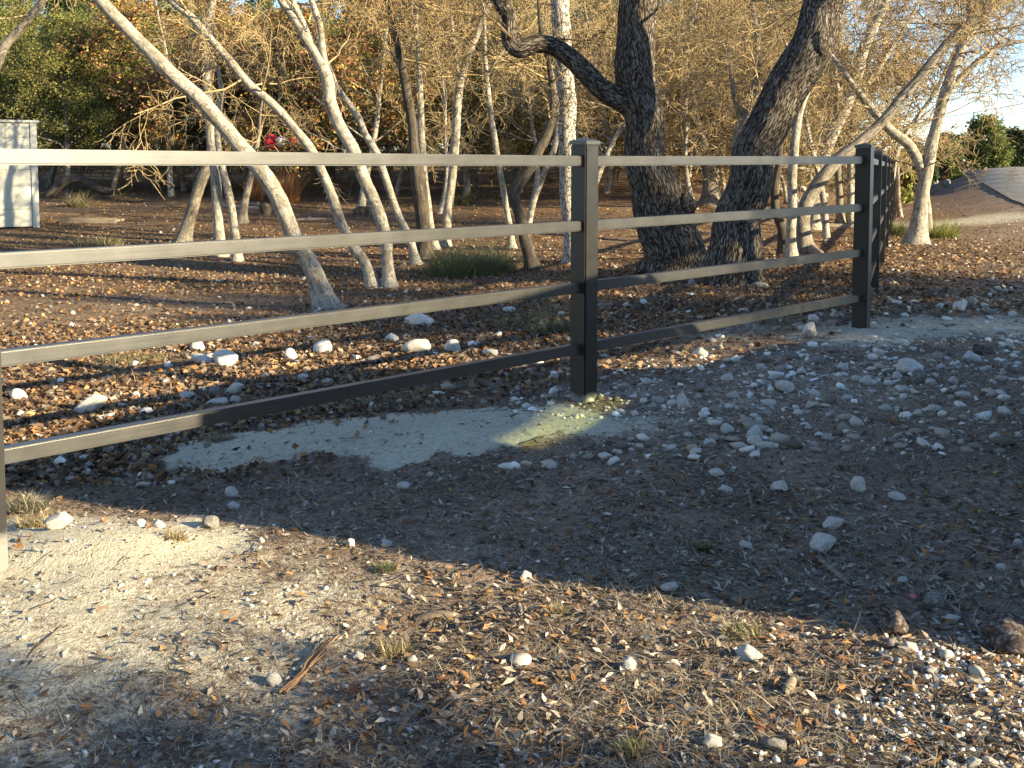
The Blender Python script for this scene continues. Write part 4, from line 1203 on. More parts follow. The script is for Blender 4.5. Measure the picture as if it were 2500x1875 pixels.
def traced(label, pts, base=None, limbs=(), mat='bark_pale', ext=2.5, twigs=10, seed=1, lean_y=0.0, sides=14, leafcols=None, nleaf=0, twmat='twig', name='bare_tree', ridges=None, depth=None, tlow=0.45, twlen=1.4, twr=0.015, step=0.07, cfg=None):
    """pts: (px, py, width px) from the foot up, as the photograph shows the trunk"""
    rng = np.random.default_rng(seed)
    twigs = int(math.ceil(twigs * 0.68))
    b = pix(*(base or pts[0][:2]))
    Y0 = depth if depth else b[1]
    def world(seq, y0):
        P, R = [], []
        for k, (x, y, w) in enumerate(seq):
            p = at(x, y, y0 + lean_y * (k / max(1, len(seq) - 1)))
            P.append(p); R.append(0.5 * w / FPX * p[1])
        return P, R
    P, R = world(pts, Y0)
    gz = float(g(P[0][0], P[0][1]))
    P[0] = np.array([P[0][0], P[0][1], gz - 0.04])
    e = empty(name, (P[0][0], P[0][1], gz))
    tag(e, label, 'tree', None)
    o = np.array(e.location)
    if ext > 0:
        d = unit(P[-1] - P[-2])
        q, n = P[-1], 4
        for i in range(n):
            d = unit(d + np.array([rng.normal(0, 0.12), rng.normal(0, 0.15), 0.22]))
            q = q + d * ext / n
            P.append(q); R.append(R[len(pts) - 1] * (1 - 0.62 * (i + 1) / n))
    trunk_obj('trunk', P, R, e, o, mat, sides, step, 0.28, seed, 0.35 if ridges else 0.8, ridges)
    br = []
    for li, L in enumerate(limbs):
        LP, LR = world(L, Y0)
        d = unit(LP[-1] - LP[-2])
        LP.append(LP[-1] + d * 0.5 + [0, 0.1, 0.1]); LR.append(LR[-1] * 0.6)
        trunk_obj('limb', LP, LR, e, o, mat, max(8, sides // 2 if ridges is None else sides), step, 0.28, seed + 31 + li, 0.0, ridges)
        for t in range(int(twigs * 0.5)):
            k = rng.uniform(0.3, len(LP) - 1.01); i = int(k); f = k - i
            dd = rng.normal(0, 1, 3); dd[2] = abs(dd[2]) * 0.6
            grow(br, rng, LP[i] * (1 - f) + LP[i + 1] * f - o, dd, twlen * rng.uniform(0.5, 1.0), twr, 0, cfg or CFG_TWIG)
    m = len(P)
    for t in range(twigs):
        k = (tlow + (1 - tlow) * rng.uniform(0, 1)) * (m - 1.01); i = int(k); f = k - i
        dd = rng.normal(0, 1, 3); dd[2] = dd[2] * 0.5 + 0.25
        grow(br, rng, P[i] * (1 - f) + P[i + 1] * f - o, dd, twlen * rng.uniform(0.5, 1.1), twr * rng.uniform(0.6, 1.4), 0, cfg or CFG_TWIG)
    if br:
        tb = Tubes()
        for lev, Q, rad in br: tb.add(Q, rad, 5 if lev == 0 else 3)
        cr = link('crown', tb.build('crown'), e, twmat)
        if nleaf:
            LPos = along(br, (2, 3), rng, nleaf / max(1, sum(1 for q in br if q[0] >= 2)), 0.03)
            link('leaves', leaf_mesh('leaves', LPos, rng, leafcols, 0.03, 0.075, 0.3, 1.1), cr, 'leaf')
    return e

RUST = [(0.26, 0.085, 0.04), (0.33, 0.12, 0.045), (0.18, 0.07, 0.04), (0.38, 0.18, 0.07)]
YEL = [(0.42, 0.27, 0.06), (0.34, 0.20, 0.05), (0.30, 0.27, 0.07)]

def grove():
    T = traced
    T('thick pale trunk leaning steeply left behind the rails', [(800, 752, 50), (771, 674, 44), (745, 617, 42), (733, 608, 42), (699, 532, 40), (669, 464, 40), (631, 410, 40), (581, 353, 38), (540, 300, 37), (490, 243, 36), (429, 190, 37), (365, 125, 34), (304, 65, 32), (245, 0, 31)], seed=1, ext=2.6, twigs=9, sides=20, tlow=0.72, step=0.05)
    T('slim grey trunk leaning left between the two thick leaning trunks', [(913, 702, 30), (894, 647, 27), (863, 602, 25), (836, 551, 24), (809, 471, 24), (783, 414, 23), (756, 361, 23), (714, 308, 21), (669, 258, 21), (604, 201, 21), (562, 148, 19), (513, 95, 18), (467, 42, 17), (414, 0, 16)], seed=2, ext=2.3, twigs=12, tlow=0.5)
    T('pale forked trunk leaning left, thickest of the pair by the middle of the left span', [(951, 702, 30), (943, 617, 28), (943, 593, 29), (928, 532, 29), (909, 479, 30), (882, 414, 31), (860, 361, 31), (825, 300, 31), (803, 243, 31), (802, 213, 30), (787, 163, 28), (756, 110, 24), (722, 49, 22), (688, 0, 20)], limbs=[[(795, 185, 18), (788, 133, 17), (779, 57, 16), (760, 0, 14)], [(760, 118, 16), (745, 68, 15), (714, 0, 13)]], seed=3, ext=2.2, twigs=12, sides=18, tlow=0.7, step=0.05)
    T('slender pale trunk curving left just right of the forked trunk', [(1018, 645, 22), (1000, 585, 20), (974, 532, 19), (955, 475, 19), (936, 418, 19), (920, 372, 19), (894, 331, 17), (867, 274, 17), (829, 224, 15), (803, 167, 14), (780, 100, 11), (770, 40, 9)], seed=4, ext=1.8, twigs=9, tlow=0.5)
    T('dark knobbly trunk side by side with a slim pale one', [(1038, 628, 34), (1034, 570, 34), (1027, 494, 37), (1019, 437, 38), (1012, 361, 26), (1004, 285, 24), (989, 209, 22), (974, 133, 18), (960, 60, 13)], mat='bark_dark', seed=5, ext=1.8, twigs=24, tlow=0.55, twlen=1.5)
    T('slim pale trunk touching the dark knobbly trunk', [(1063, 608, 20), (1051, 551, 20), (1042, 483, 19), (1034, 418, 18), (1029, 342, 18), (1027, 236, 16), (1023, 160, 13), (1015, 80, 9)], seed=6, ext=1.5, twigs=16, tlow=0.5, twlen=1.5)
    T('straight pale trunk leaning right, with a short fork at its top', [(1086, 602, 24), (1095, 513, 22), (1103, 426, 22), (1112, 342, 22), (1118, 258, 21), (1126, 190, 19), (1148, 125, 17), (1175, 57, 14), (1195, 10, 12)], limbs=[[(1124, 195, 12), (1114, 152, 11), (1107, 95, 9)]], seed=7, ext=1.8, twigs=22, tlow=0.5, twlen=1.5)
    T('thin white trunk leaning left between the slim trunks and the kinked one', [(1251, 607, 19), (1243, 543, 15), (1228, 456, 14), (1211, 361, 14), (1198, 281, 14), (1188, 182, 12), (1183, 87, 10), (1180, 20, 8)], limbs=[[(1190, 185, 8), (1205, 155, 7), (1226, 130, 6)]], seed=8, ext=1.6, twigs=16, tlow=0.5, twlen=1.5)
    T('dark trunk with a sharp kink low down, left of the middle post', [(1303, 658, 32), (1293, 623, 29), (1278, 570, 28), (1266, 521, 28), (1252, 476, 32), (1268, 448, 30), (1293, 410, 30), (1318, 360, 28), (1338, 323, 26), (1350, 270, 20), (1345, 200, 14)], mat='bark_dark', seed=9, ext=1.2, twigs=14, tlow=0.6)
    T('pale sapling curving up to the right behind the kinked trunk', [(1287, 560, 15), (1304, 486, 15), (1327, 426, 15), (1354, 361, 14), (1362, 300, 12), (1355, 220, 9)], seed=10, ext=1.2, twigs=9, tlow=0.5)
    T('white trunk with flaking plated bark rising behind the middle post', [(1402, 640, 40), (1393, 570, 38), (1388, 494, 38), (1388, 418, 40), (1384, 323, 42), (1382, 247, 42), (1376, 160, 44), (1373, 76, 46), (1369, 0, 46)], mat='bark_flaky', seed=11, ext=3.0, twigs=10, sides=24, tlow=0.65, step=0.05)
    T('massive dark oak with a burl and a long limb reaching left', [(1640, 668, 132), (1642, 627, 128), (1630, 570, 124), (1615, 513, 118), (1600, 456, 112), (1577, 380, 94), (1570, 304, 94), (1558, 228, 92), (1549, 160, 98), (1558, 76, 90), (1566, 0, 96)],
      limbs=[[(1550, 262, 60), (1520, 245, 58), (1478, 222, 52), (1433, 180, 48), (1395, 145, 46), (1346, 112, 42), (1308, 108, 42), (1268, 120, 44), (1246, 100, 42), (1243, 70, 38), (1240, 36, 36), (1213, -5, 34)]], mat='bark_oak', seed=12, ext=2.4, twigs=10, sides=100, ridges=0.020, step=0.036, name='oak_tree', tlow=0.75, twmat='twig_dark', twlen=1.6, twr=0.02)
    T('massive dark oak leaning right with a round pruning scar', [(1783, 690, 122), (1790, 608, 112), (1798, 532, 103), (1824, 456, 103), (1843, 380, 100), (1881, 304, 100), (1916, 228, 102), (1958, 152, 106), (1990, 76, 102), (2018, 0, 98)], mat='bark_oak', seed=13, ext=2.6, twigs=10, sides=100, ridges=0.019, step=0.036, name='oak_tree', tlow=0.75, twmat='twig_dark', twlen=1.6, twr=0.02)
    T('upright pale trunk close behind the right-leaning oak', [(1931, 628, 26), (1931, 570, 24), (1933, 494, 23), (1935, 418, 23), (1942, 342, 22), (1954, 266, 21), (1972, 210, 18), (1985, 130, 14), (1990, 50, 11)], seed=14, ext=1.2, twigs=9, tlow=0.5, twlen=1.5)
    T('dark crooked trunk at the foot of the upright pale trunk', [(1918, 622, 30), (1910, 560, 24), (1895, 520, 22), (1890, 460, 20), (1900, 400, 18), (1905, 330, 14)], mat='bark_dark', seed=15, ext=0.8, twigs=5)
    T('long dark limb-like trunk sweeping right over the corner post', [(1965, 612, 38), (1961, 532, 36), (1976, 483, 33), (2011, 429, 32), (2045, 390, 30), (2082, 362, 28), (2128, 323, 25), (2166, 285, 24), (2204, 236, 23), (2242, 190, 23), (2280, 144, 22), (2318, 99, 22), (2375, 53, 21), (2432, 15, 19), (2480, -10, 17)], mat='bark_grey', seed=16, ext=1.6, twigs=12, tlow=0.6, lean_y=0.8)
    T('pale trunk leaning right, forking high above the right rails', [(1985, 560, 26), (1990, 480, 28), (2014, 380, 30), (2037, 323, 30), (2060, 266, 30), (2082, 213, 29), (2098, 163, 26), (2117, 106, 24), (2143, 46, 22), (2166, -5, 19)], limbs=[[(2090, 235, 17), (2130, 190, 15), (2180, 110, 12), (2215, 60, 10)], [(2062, 262, 13), (2040, 190, 12), (2050, 110, 10)]], seed=17, ext=1.5, twigs=15, tlow=0.5, twlen=1.6)
    T('pale tree with a low fork standing beyond the corner', [(2236, 596, 42), (2244, 540, 36), (2250, 494, 33), (2261, 418, 31), (2276, 342, 28), (2295, 274, 27), (2314, 213, 27), (2329, 163, 25), (2348, 114, 23), (2365, 57, 18), (2366, 0, 15)],
      limbs=[[(2258, 450, 22), (2250, 420, 24), (2238, 385, 26), (2215, 350, 25), (2181, 323, 24), (2147, 289, 22), (2113, 247, 19), (2080, 205, 15)], [(2316, 225, 17), (2345, 190, 16), (2394, 144, 14), (2451, 108, 11), (2500, 100, 9)], [(2340, 130, 14), (2385, 60, 13), (2410, 0, 11)]], seed=18, ext=1.5, twigs=24, sides=18, tlow=0.45, twlen=1.8, leafcols=RUST, nleaf=500)
    T('second slim stem rising beside the pale forked tree beyond the corner', [(2262, 575, 22), (2266, 520, 18), (2262, 470, 16), (2268, 420, 12)], seed=19, ext=0, twigs=0)
    T('leftmost of four slim trunks, leaning right, its bark dark at the foot', [(448, 590, 30), (452, 570, 28), (475, 494, 28), (502, 418, 26), (518, 350, 22), (512, 260, 18)], mat='bark_grey', seed=20, ext=1.5, twigs=9, tlow=0.5)
    T('upright pale trunk, tallest of the four slim trunks at the left', [(541, 625, 27), (532, 532, 25), (524, 418, 24), (517, 342, 22), (505, 190, 22), (509, 76, 20), (520, 0, 17)], seed=21, ext=2.0, twigs=12, tlow=0.5)
    T('pale trunk leaning left behind the big leaning trunk', [(580, 638, 23), (574, 570, 20), (562, 486, 19), (543, 410, 18), (530, 330, 15), (540, 230, 12)], seed=22, ext=1.2, twigs=9, tlow=0.5)
    T('short crooked grey trunk under the top rail, right of the slim trunks', [(592, 545, 22), (597, 494, 18), (610, 440, 15), (622, 380, 12)], mat='bark_grey', seed=23, ext=1.2, twigs=8)
    T('slim grey trunk seen past the corner post, left one of a pair', [(2052, 545, 18), (2050, 480, 16), (2046, 400, 15), (2044, 300, 14), (2042, 190, 12), (2050, 80, 9)], mat='bark_grey', seed=24, ext=1.0, twigs=9, tlow=0.4, twlen=1.6)
    T('slim pale trunk seen past the corner post, right one of a pair', [(2075, 545, 18), (2079, 470, 16), (2084, 400, 15), (2090, 300, 13), (2110, 200, 11), (2130, 90, 8)], seed=25, ext=1.0, twigs=9, tlow=0.4, twlen=1.6)
    T('dead grey stub trunk with a split face between the two oaks', [(1735, 500, 40), (1738, 450, 34), (1722, 380, 28), (1700, 300, 22), (1690, 220, 16)], mat='bark_grey', seed=26, ext=1.5, twigs=20, tlow=0.4, twlen=1.6)
    T('pale slim trunk rising right behind the left oak', [(1622, 440, 20), (1618, 380, 20), (1622, 300, 18), (1640, 220, 15), (1650, 100, 10)], seed=27, ext=1.5, twigs=20, tlow=0.4, twlen=1.6, leafcols=RUST + YEL, nleaf=700)
    T('brown crooked trunk between the oaks, forking at mid height', [(1790, 420, 26), (1800, 350, 24), (1822, 280, 22), (1835, 240, 20), (1850, 150, 15), (1845, 60, 12)], limbs=[[(1815, 300, 12), (1795, 250, 11), (1785, 180, 9)]], mat='bark_grey', seed=28, ext=1.5, twigs=20, tlow=0.4, twlen=1.7, leafcols=RUST + YEL, nleaf=500, depth=19)
    T('grey branch-like tree reaching in at the upper left corner', [(-60, 520, 30), (-40, 300, 26), (0, 140, 22), (50, 70, 20), (90, 20, 17), (120, -20, 14)], mat='bark_grey', seed=29, ext=1.5, twigs=12, tlow=0.4, depth=17)
    T('slender tree with thin limbs leaning out over the far road', [(2268, 470, 10), (2262, 400, 9), (2270, 340, 8), (2290, 260, 8), (2310, 200, 7), (2330, 140, 6)], mat='bark_grey', seed=30, ext=1.5, twigs=18, twlen=2.2, tlow=0.3, depth=27, leafcols=RUST, nleaf=120)
grove()

def burls():
    # burl on the left oak, pruning scar on the right oak
    oaks = [o for o in bpy.data.objects if o.name.startswith('oak_tree')]
    for e, (x, y, w, h, nm, lab) in zip(oaks, ((1672, 505, 52, 66, 'burl', 'knobbly burl on the side of the trunk'), (2004, 108, 58, 74, 'pruning_scar', 'smooth healed pruning scar'))):
        dpt = e.location[1] - (0.10 if nm == 'burl' else 0.16)
        p = at(x, y, dpt)
        v, f = ico(4)
        d = v * 2
        s = dpt / FPX * 0.5
        r = 1 + (0.35 if nm == 'burl' else 0.10) * (fbm(d[:, 0] * 3, d[:, 1] * 3, d[:, 2] * 3, 8, 4) - 0.45) * 2
        if nm != 'burl':
            ang = np.hypot(d[:, 0], d[:, 2]); r = r + 0.05 * np.sin(ang * 34) * (ang < 0.9)
        V = d * r[:, None] * np.array([w * s, w * s * 0.9, h * s])
        o = link(nm, mesh_np(nm, V, [f], True, {'buv': V * 1.0, 'ridge': np.clip(0.5 + (r - 1) * 2, 0, 1)}), e, 'bark_oak')
        o.location = Vector(p) - Vector(e.location)
        o['label'] = lab
burls()

# ------------------------------------------------------------------ the wood behind: a few kinds, copied as single trees
def make_kind(kind, seed):
    """returns list of (part name, mesh, material, sub-parts)"""
    rng = np.random.default_rng(seed)
    br = []
    H = rng.uniform(5.0, 6.5)
    lean = rng.normal(0, 0.14, 2)
    n = 8
    P = [np.array([0, 0, -0.1])]
    d = unit(np.array([lean[0], lean[1], 1.0]))
    for i in range(n):
        d = unit(d + rng.normal(0, 0.10, 3) + [0, 0, 0.05]); P.append(P[-1] + d * H / n)
    P = np.array(P)
    r0 = {'bare': 0.075, 'rust': 0.085, 'green': 0.10, 'cedar': 0.10, 'thicket': 0.05}[kind]
    R = r0 * (1 - 0.75 * np.linspace(0, 1, n + 1))
    trunk = Tubes(); Q, rr = smooth_path(P, R, 0.16); trunk.add(Q, rr * (1 + 0.4 * np.exp(-np.linalg.norm(Q - Q[0], axis=1) / 0.2)), 10)
    parts = []
    if kind in ('bare', 'rust', 'thicket'):
        cfg = dict(max=3, wander=0.17, grav=(0.06, 0.0, -0.03, -0.04), kids=(5, 5, 4), ratio=(0.40, 0.64), rmin=0.0080)
        for t in range(21):
            k = (0.22 if kind != 'thicket' else 0.08) + 0.76 * rng.uniform(0, 1); q = k * n; i = min(int(q), n - 1); f = q - i
            a = rng.uniform(0, 6.28); el = rng.uniform(-0.1, 0.9)
            grow(br, rng, P[i] * (1 - f) + P[i + 1] * f, np.array([math.cos(a) * math.cos(el), math.sin(a) * math.cos(el), math.sin(el)]), rng.uniform(1.2, 2.4) * (1.1 - 0.45 * k), 0.026 * (1.2 - k), 0, cfg)
        tw = Tubes()
        for lev, q, rad in br:
            if lev == 0: trunk.add(q, rad, 6)
            else: tw.add(q, rad, 3)
        parts.append(('trunk', trunk.build('trunk', seed, 0.25), 'bark_pale' if kind != 'thicket' else 'bark_grey', []))
        sub = []
        if kind == 'rust':
            L = along(br, (2, 3), rng, 4.5, 0.06)
            sub = [('leaves', leaf_mesh('leaves', L, rng, RUST + YEL * 2 + [(0.22, 0.13, 0.06), (0.20, 0.19, 0.06)], 0.05, 0.11, 0.3, 1.1), 'leaf')]
        if kind == 'thicket':
            L = along(br, (3,), rng, 0.7, 0.05)
            sub = [('leaves', leaf_mesh('leaves', L, rng, RUST + GREEN + YEL, 0.04, 0.08, 0.3, 1.1), 'leaf')]
        parts.append(('crown', tw.build('crown', seed), 'twig' if kind == 'bare' else 'twig_dark', sub))
    else:
        # evergreen: leaf clumps at branch ends
        cfg = dict(max=2, wander=0.16, grav=(0.03, 0.0, -0.02), kids=(6, 5), ratio=(0.40, 0.65), rmin=0.006)
        low = 0.10 if kind == 'cedar' else 0.25
        for t in range(26):
            k = low + (1 - low) * rng.uniform(0, 1); q = k * n; i = min(int(q), n - 1); f = q - i
            a = rng.uniform(0, 6.28); el = rng.uniform(-0.2, 0.8)
            Lb = (1.9 * (1.08 - k) ** 0.8 + 0.35) if kind == 'cedar' else rng.uniform(1.2, 2.3) * (1.15 - 0.5 * k)
            grow(br, rng, P[i] * (1 - f) + P[i + 1] * f, np.array([math.cos(a) * math.cos(el), math.sin(a) * math.cos(el), math.sin(el)]), Lb, 0.032 * (1.2 - k), 0, cfg)
        tw = Tubes()
        for lev, q, rad in br:
            if lev == 0: trunk.add(q, rad, 6)
            else: tw.add(q, rad, 3)
        parts.append(('trunk', trunk.build('trunk', seed, 0.3), 'bark_grey', []))
        L = along(br, (1, 2), rng, 30 if kind == 'green' else 34, 0.10)
        cols = [(0.12, 0.135, 0.03), (0.16, 0.17, 0.04), (0.21, 0.205, 0.05), (0.085, 0.10, 0.025), (0.27, 0.23, 0.06)] if kind == 'green' else [(0.085, 0.11, 0.03), (0.125, 0.155, 0.04), (0.17, 0.19, 0.05), (0.065, 0.08, 0.025)]
        lf = leaf_mesh('leaves', L, rng, cols, 0.035, 0.085, 0.3, 1.0)
        parts.append(('crown', tw.build('crown', seed), 'twig_dark', [('leaves', lf, 'leaf')]))
    return parts

KINDS = {k: [make_kind(k, 300 + 10 * i + j) for j in range(n)] for i, (k, n) in enumerate((('bare', 3), ('rust', 2), ('green', 3), ('cedar', 2), ('thicket', 2)))}
WOOD = {'bare': ('bare_tree', 'leafless tan-twigged tree in the thick wood behind', 'bare trees of the wood'),
        'rust': ('rust_leaved_oak', 'thin oak still holding rust-brown leaves in the wood behind', 'rust-leaved oaks of the wood'),
        'green': ('evergreen_oak', 'olive-green live oak in the wood behind', 'live oaks of the wood'),
        'cedar': ('juniper_tree', 'dark green juniper in the wood behind', 'junipers of the wood'),
        'thicket': ('thicket_shrub', 'low tangled leafless shrub under the wood', 'thicket shrubs of the wood')}

def plant(kind, var, x, y, s, rz, label=None, group=None, sz=1.0):
    nm, lab, grp = WOOD[kind]
    e = empty(nm, (x, y, float(g(x, y))), rz)
    e.scale = (s, s, s * sz)
    tag(e, label or lab, 'tree' if kind != 'thicket' else 'shrub', group if label else (group or grp))
    for pn, me, mat, subs in KINDS[kind][var % len(KINDS[kind])]:
        o = link(pn, me, e, mat)
        for sn, sm, smat in subs:
            link(sn, sm, o, smat)
    return e

def wood():
    rng = np.random.default_rng(77)
    def put(kind, px, Y, s, **kw):
        Y = Y + (4.5 if px < 2000 else 0)
        x = (px - 1250) / FPX * Y
        plant(kind, int(rng.integers(0, 9)), x, Y, s * rng.uniform(0.88, 1.12), rng.uniform(0, 6.28), **kw)
    # left: dense green
    for px, Y, s in ((-40, 25.5, 0.9), (70, 25.5, 0.85), (165, 23.6, 0.72), (270, 24.5, 0.74), (40, 31, 1.0), (190, 31, 1.0), (340, 31, 0.85), (-150, 28, 1.0), (120, 27.5, 0.85)):
        put('green', px, Y, s)
    for px, Y, s in ((380, 27, 0.9), (450, 26, 0.85), (600, 27, 0.9), (520, 29, 1.0), (690, 30, 0.95), (650, 26, 0.72), (480, 35, 1.1), (800, 31, 0.95), (1010, 33, 1.0)):
        put('rust', px, Y, s)
    for px, Y, s in ((730, 24, 0.55), (780, 27, 0.7), (900, 28, 0.75), (1160, 26, 0.62), (1220, 23, 0.48), (1050, 30, 0.85), (960, 35, 1.0), (1330, 29, 0.8), (700, 36, 1.0)):
        put('green', px, Y, s)
    for px, Y, s in ((880, 20, 0.9), (1140, 24, 1.0), (640, 24, 0.9), (420, 24, 0.9)):
        put('rust', px, Y, s)
    for px, Y, s in ((960, 22, 0.7), (560, 27, 0.8), (380, 29, 0.9), (830, 25, 0.75), (1270, 24, 0.8), (700, 28, 0.9), (1500, 28, 0.9), (1750, 30, 0.9)):
        put('green', px, Y, s)
    for px, Y, s in ((1070, 19, 0.8), (1300, 21, 0.9), (1420, 19, 0.85), (1480, 23, 1.0), (1560, 21, 0.95), (1640, 26, 1.05), (1700, 19.5, 0.85), (1770, 23, 1.0), (1850, 27, 1.0), (1880, 20, 0.85), (1960, 23, 0.95), (2020, 19, 0.8), (2080, 24, 0.95), (2150, 22, 0.9), (2120, 29, 1.05), (1380, 27, 1.0), (1990, 29, 1.0), (2200, 27, 0.85)):
        put('bare', px, Y, s)
    for px, Y, s in ((1450, 27, 0.8), (1600, 24, 0.6), (1680, 30, 0.9), (1500, 32, 1.0), (1830, 32, 1.0), (1730, 22, 0.55), (1920, 26, 0.7)):
        put('rust', px, Y, s)
    for px, Y, s in ((1400, 35, 1.0), (1580, 36, 1.0), (1760, 38, 1.1), (1880, 36, 0.9), (1250, 37, 1.1), (1100, 40, 1.1), (850, 41, 1.2), (560, 41, 1.2), (350, 42, 1.2), (2000, 40, 0.9), (150, 43, 1.2), (-60, 44, 1.3)):
        put('cedar', px, Y, s)
    for px, Y, s in ((100, 30, 0.45), (200, 27, 0.40), (300, 26, 0.36), (400, 27, 0.42), (470, 25, 0.36), (560, 27, 0.40), (680, 26, 0.40), (760, 30, 0.45), (850, 24, 0.32), (940, 27, 0.40), (1020, 25, 0.36), (1120, 28, 0.42), (1200, 27, 0.40), (1290, 25, 0.38), (1370, 22, 0.34), (1440, 20, 0.30), (1510, 27, 0.42), (1660, 25, 0.36), (1740, 28, 0.42), (1840, 24, 0.34), (1950, 26, 0.38), (2060, 27, 0.40), (2140, 25, 0.30), (640, 32, 0.5), (1000, 32, 0.5), (1330, 33, 0.5), (1600, 33, 0.5), (1900, 33, 0.45), (250, 33, 0.5)):
        put('thicket', px, Y, s)
wood()

def round_juniper(px, py, wpx, hpx, Y, label, seed, cols):
    """dense rounded juniper: leafy lumps over a forked trunk"""
    rng = np.random.default_rng(seed)
    x = (px - 1250) / FPX * Y; z = float(g(x, Y))
    W, H = wpx / FPX * Y, max(at(px, py - hpx, Y)[2] - z, 1.2)
    e = empty('juniper_tree', (x, Y, z)); tag(e, label, 'tree')
    tr = Tubes(); LP = []
    tr.add(np.array([[0, 0, -0.1], [0.05, 0, H * 0.3], [0, 0.05, H * 0.6], [0.04, 0, H * 0.85]]), [0.11, 0.09, 0.06, 0.02], 9)
    tw = Tubes()
    for i in range(34):
        t = rng.uniform(0.04, 1); a = rng.uniform(0, 6.28)
        rr = 0.5 * W * math.sqrt(max(0.05, 1 - (max(t, 0.3) - 0.3) ** 2 / 0.55)) * rng.uniform(0.35, 0.85)
        c = np.array([rr * math.cos(a), rr * math.sin(a), H * (0.12 + 0.76 * t)])
        s0 = np.array([0, 0, c[2] * 0.6]); tw.add(np.array([s0, (s0 + c) / 2 + [0, 0, 0.05], c]), [0.035, 0.02, 0.008], 5)
        n = 360
        d = rng.normal(0, 1, (n, 3)); d /= np.linalg.norm(d, axis=1, keepdims=True)
        LP.append(c + d * (rng.uniform(0.55, 1.0, (n, 1)) * W * rng.uniform(0.13, 0.19)) * [1, 1, 1.25])
    LP = np.concatenate(LP)
    link('trunk', tr.build('trunk', seed, 0.3), e, 'bark_grey')
    cr = link('crown', tw.build('crown', seed), e, 'twig_dark')
    link('leaves', leaf_mesh('leaves', LP, rng, cols, 0.08, 0.17, 0.35), cr, 'leaf')
GJ = [(0.10, 0.13, 0.03), (0.15, 0.18, 0.04), (0.20, 0.22, 0.05), (0.07, 0.09, 0.025)]
DJ = [(0.07, 0.09, 0.03), (0.10, 0.125, 0.04), (0.05, 0.065, 0.022)]
round_juniper(2392, 415, 140, 132, 54, 'rounded sunlit juniper standing beyond the road crest, centre of the row', 61, GJ)
round_juniper(2490, 415, 110, 108, 58, 'dark juniper at the right edge beyond the road crest', 62, DJ)
round_juniper(2300, 420, 100, 92, 50, 'lower juniper left of the sunlit one beyond the road', 63, DJ + GJ)
round_juniper(2440, 420, 90, 100, 66, 'far juniper between the sunlit one and the dark edge one', 64, DJ)
round_juniper(2190, 435, 80, 80, 31, 'yellow-green bush just right of the far fence posts', 65, [(0.22, 0.23, 0.05), (0.30, 0.28, 0.07), (0.15, 0.17, 0.04)])
round_juniper(2240, 420, 90, 84, 44, 'dull green juniper behind the pale forked tree', 67, DJ)

def far_wood():
    rng = np.random.default_rng(5)
    for i in range(26):
        px = -500 + 100 * i + rng.uniform(-30, 30)
        if px > 2080: continue
        Y = rng.uniform(50, 62)
        x = (px - 1250) / FPX * Y
        plant('cedar' if i % 3 else 'green', i, x, Y, rng.uniform(1.5, 1.9), rng.uniform(0, 6.28), label='tall dark tree in the back row of the wood', group='back row of the wood')
far_wood()

# ------------------------------------------------------------------ shed, planks, limb, cable and other small things
def build_shed():
    Y = pix(97, 556)[1]
    p = at(97, 553, Y); q = at(80, 300, Y)
    z0 = p[2]; Ht = q[2] - p[2]; x1 = p[0]
    e = empty('storage_shed', (x1 - 1.4, Y, float(g(x1 - 1.4, Y))))
    tag(e, 'pale cream metal storage shed with tree shadows at the left edge', 'shed')
    base = np.array(e.location)
    W, D = 3.0, 2.2
    def bx(name, x0, x1_, y0, y1, za, zb, mat, bev=0.006):
        o = link(name, box_mesh(name, x1_ - x0, y1 - y0, zb - za, bev), e, mat)
        o.location = ((x0 + x1_) / 2 - base[0], (y0 + y1) / 2 - base[1], za - base[2]); return o
    L = x1 - W
    bx('skid', L + 0.1, x1 - 0.12, Y + 0.1, Y + D - 0.1, base[2] - 0.05, z0 + 0.02, 'steel')
    zz = np.linspace(z0, z0 + Ht, 6)
    bx('core', L + 0.03, x1 - 0.03, Y + 0.04, Y + D - 0.03, z0 + 0.01, z0 + Ht - 0.01, 'siding')
    zz = [z0, z0 + 0.17 * Ht, z0 + 0.55 * Ht, z0 + 0.72 * Ht, z0 + 0.86 * Ht, z0 + Ht]
    for a, b in zip(zz[:-1], zz[1:]):
        bx('panel', L, x1 - 0.13, Y + 0.005, Y + 0.035, a + 0.004, b - 0.004, 'siding', 0.005)
    bx('corner_trim', x1 - 0.12, x1, Y - 0.015, Y + 0.06, z0 - 0.02, z0 + Ht, 'trim')
    for x in (x1 - 0.55, x1 - 1.3):
        bx('seam_strip', x, x + 0.03, Y - 0.004, Y + 0.02, z0 + 0.02, z0 + Ht - 0.02, 'siding', 0.003)
    e_rot = 0.47
    bx('roof', L - 0.06, x1 + 0.05, Y - 0.05, Y + D + 0.05, z0 + Ht + 0.002, z0 + Ht + 0.05, 'trim')
    piv = Vector((x1 - base[0], Y - base[1], 0)); rot = Matrix.Rotation(e_rot, 3, 'Z')
    e.location = Vector(e.location) + piv - rot @ piv
    e.rotation_euler[2] = e_rot
build_shed()

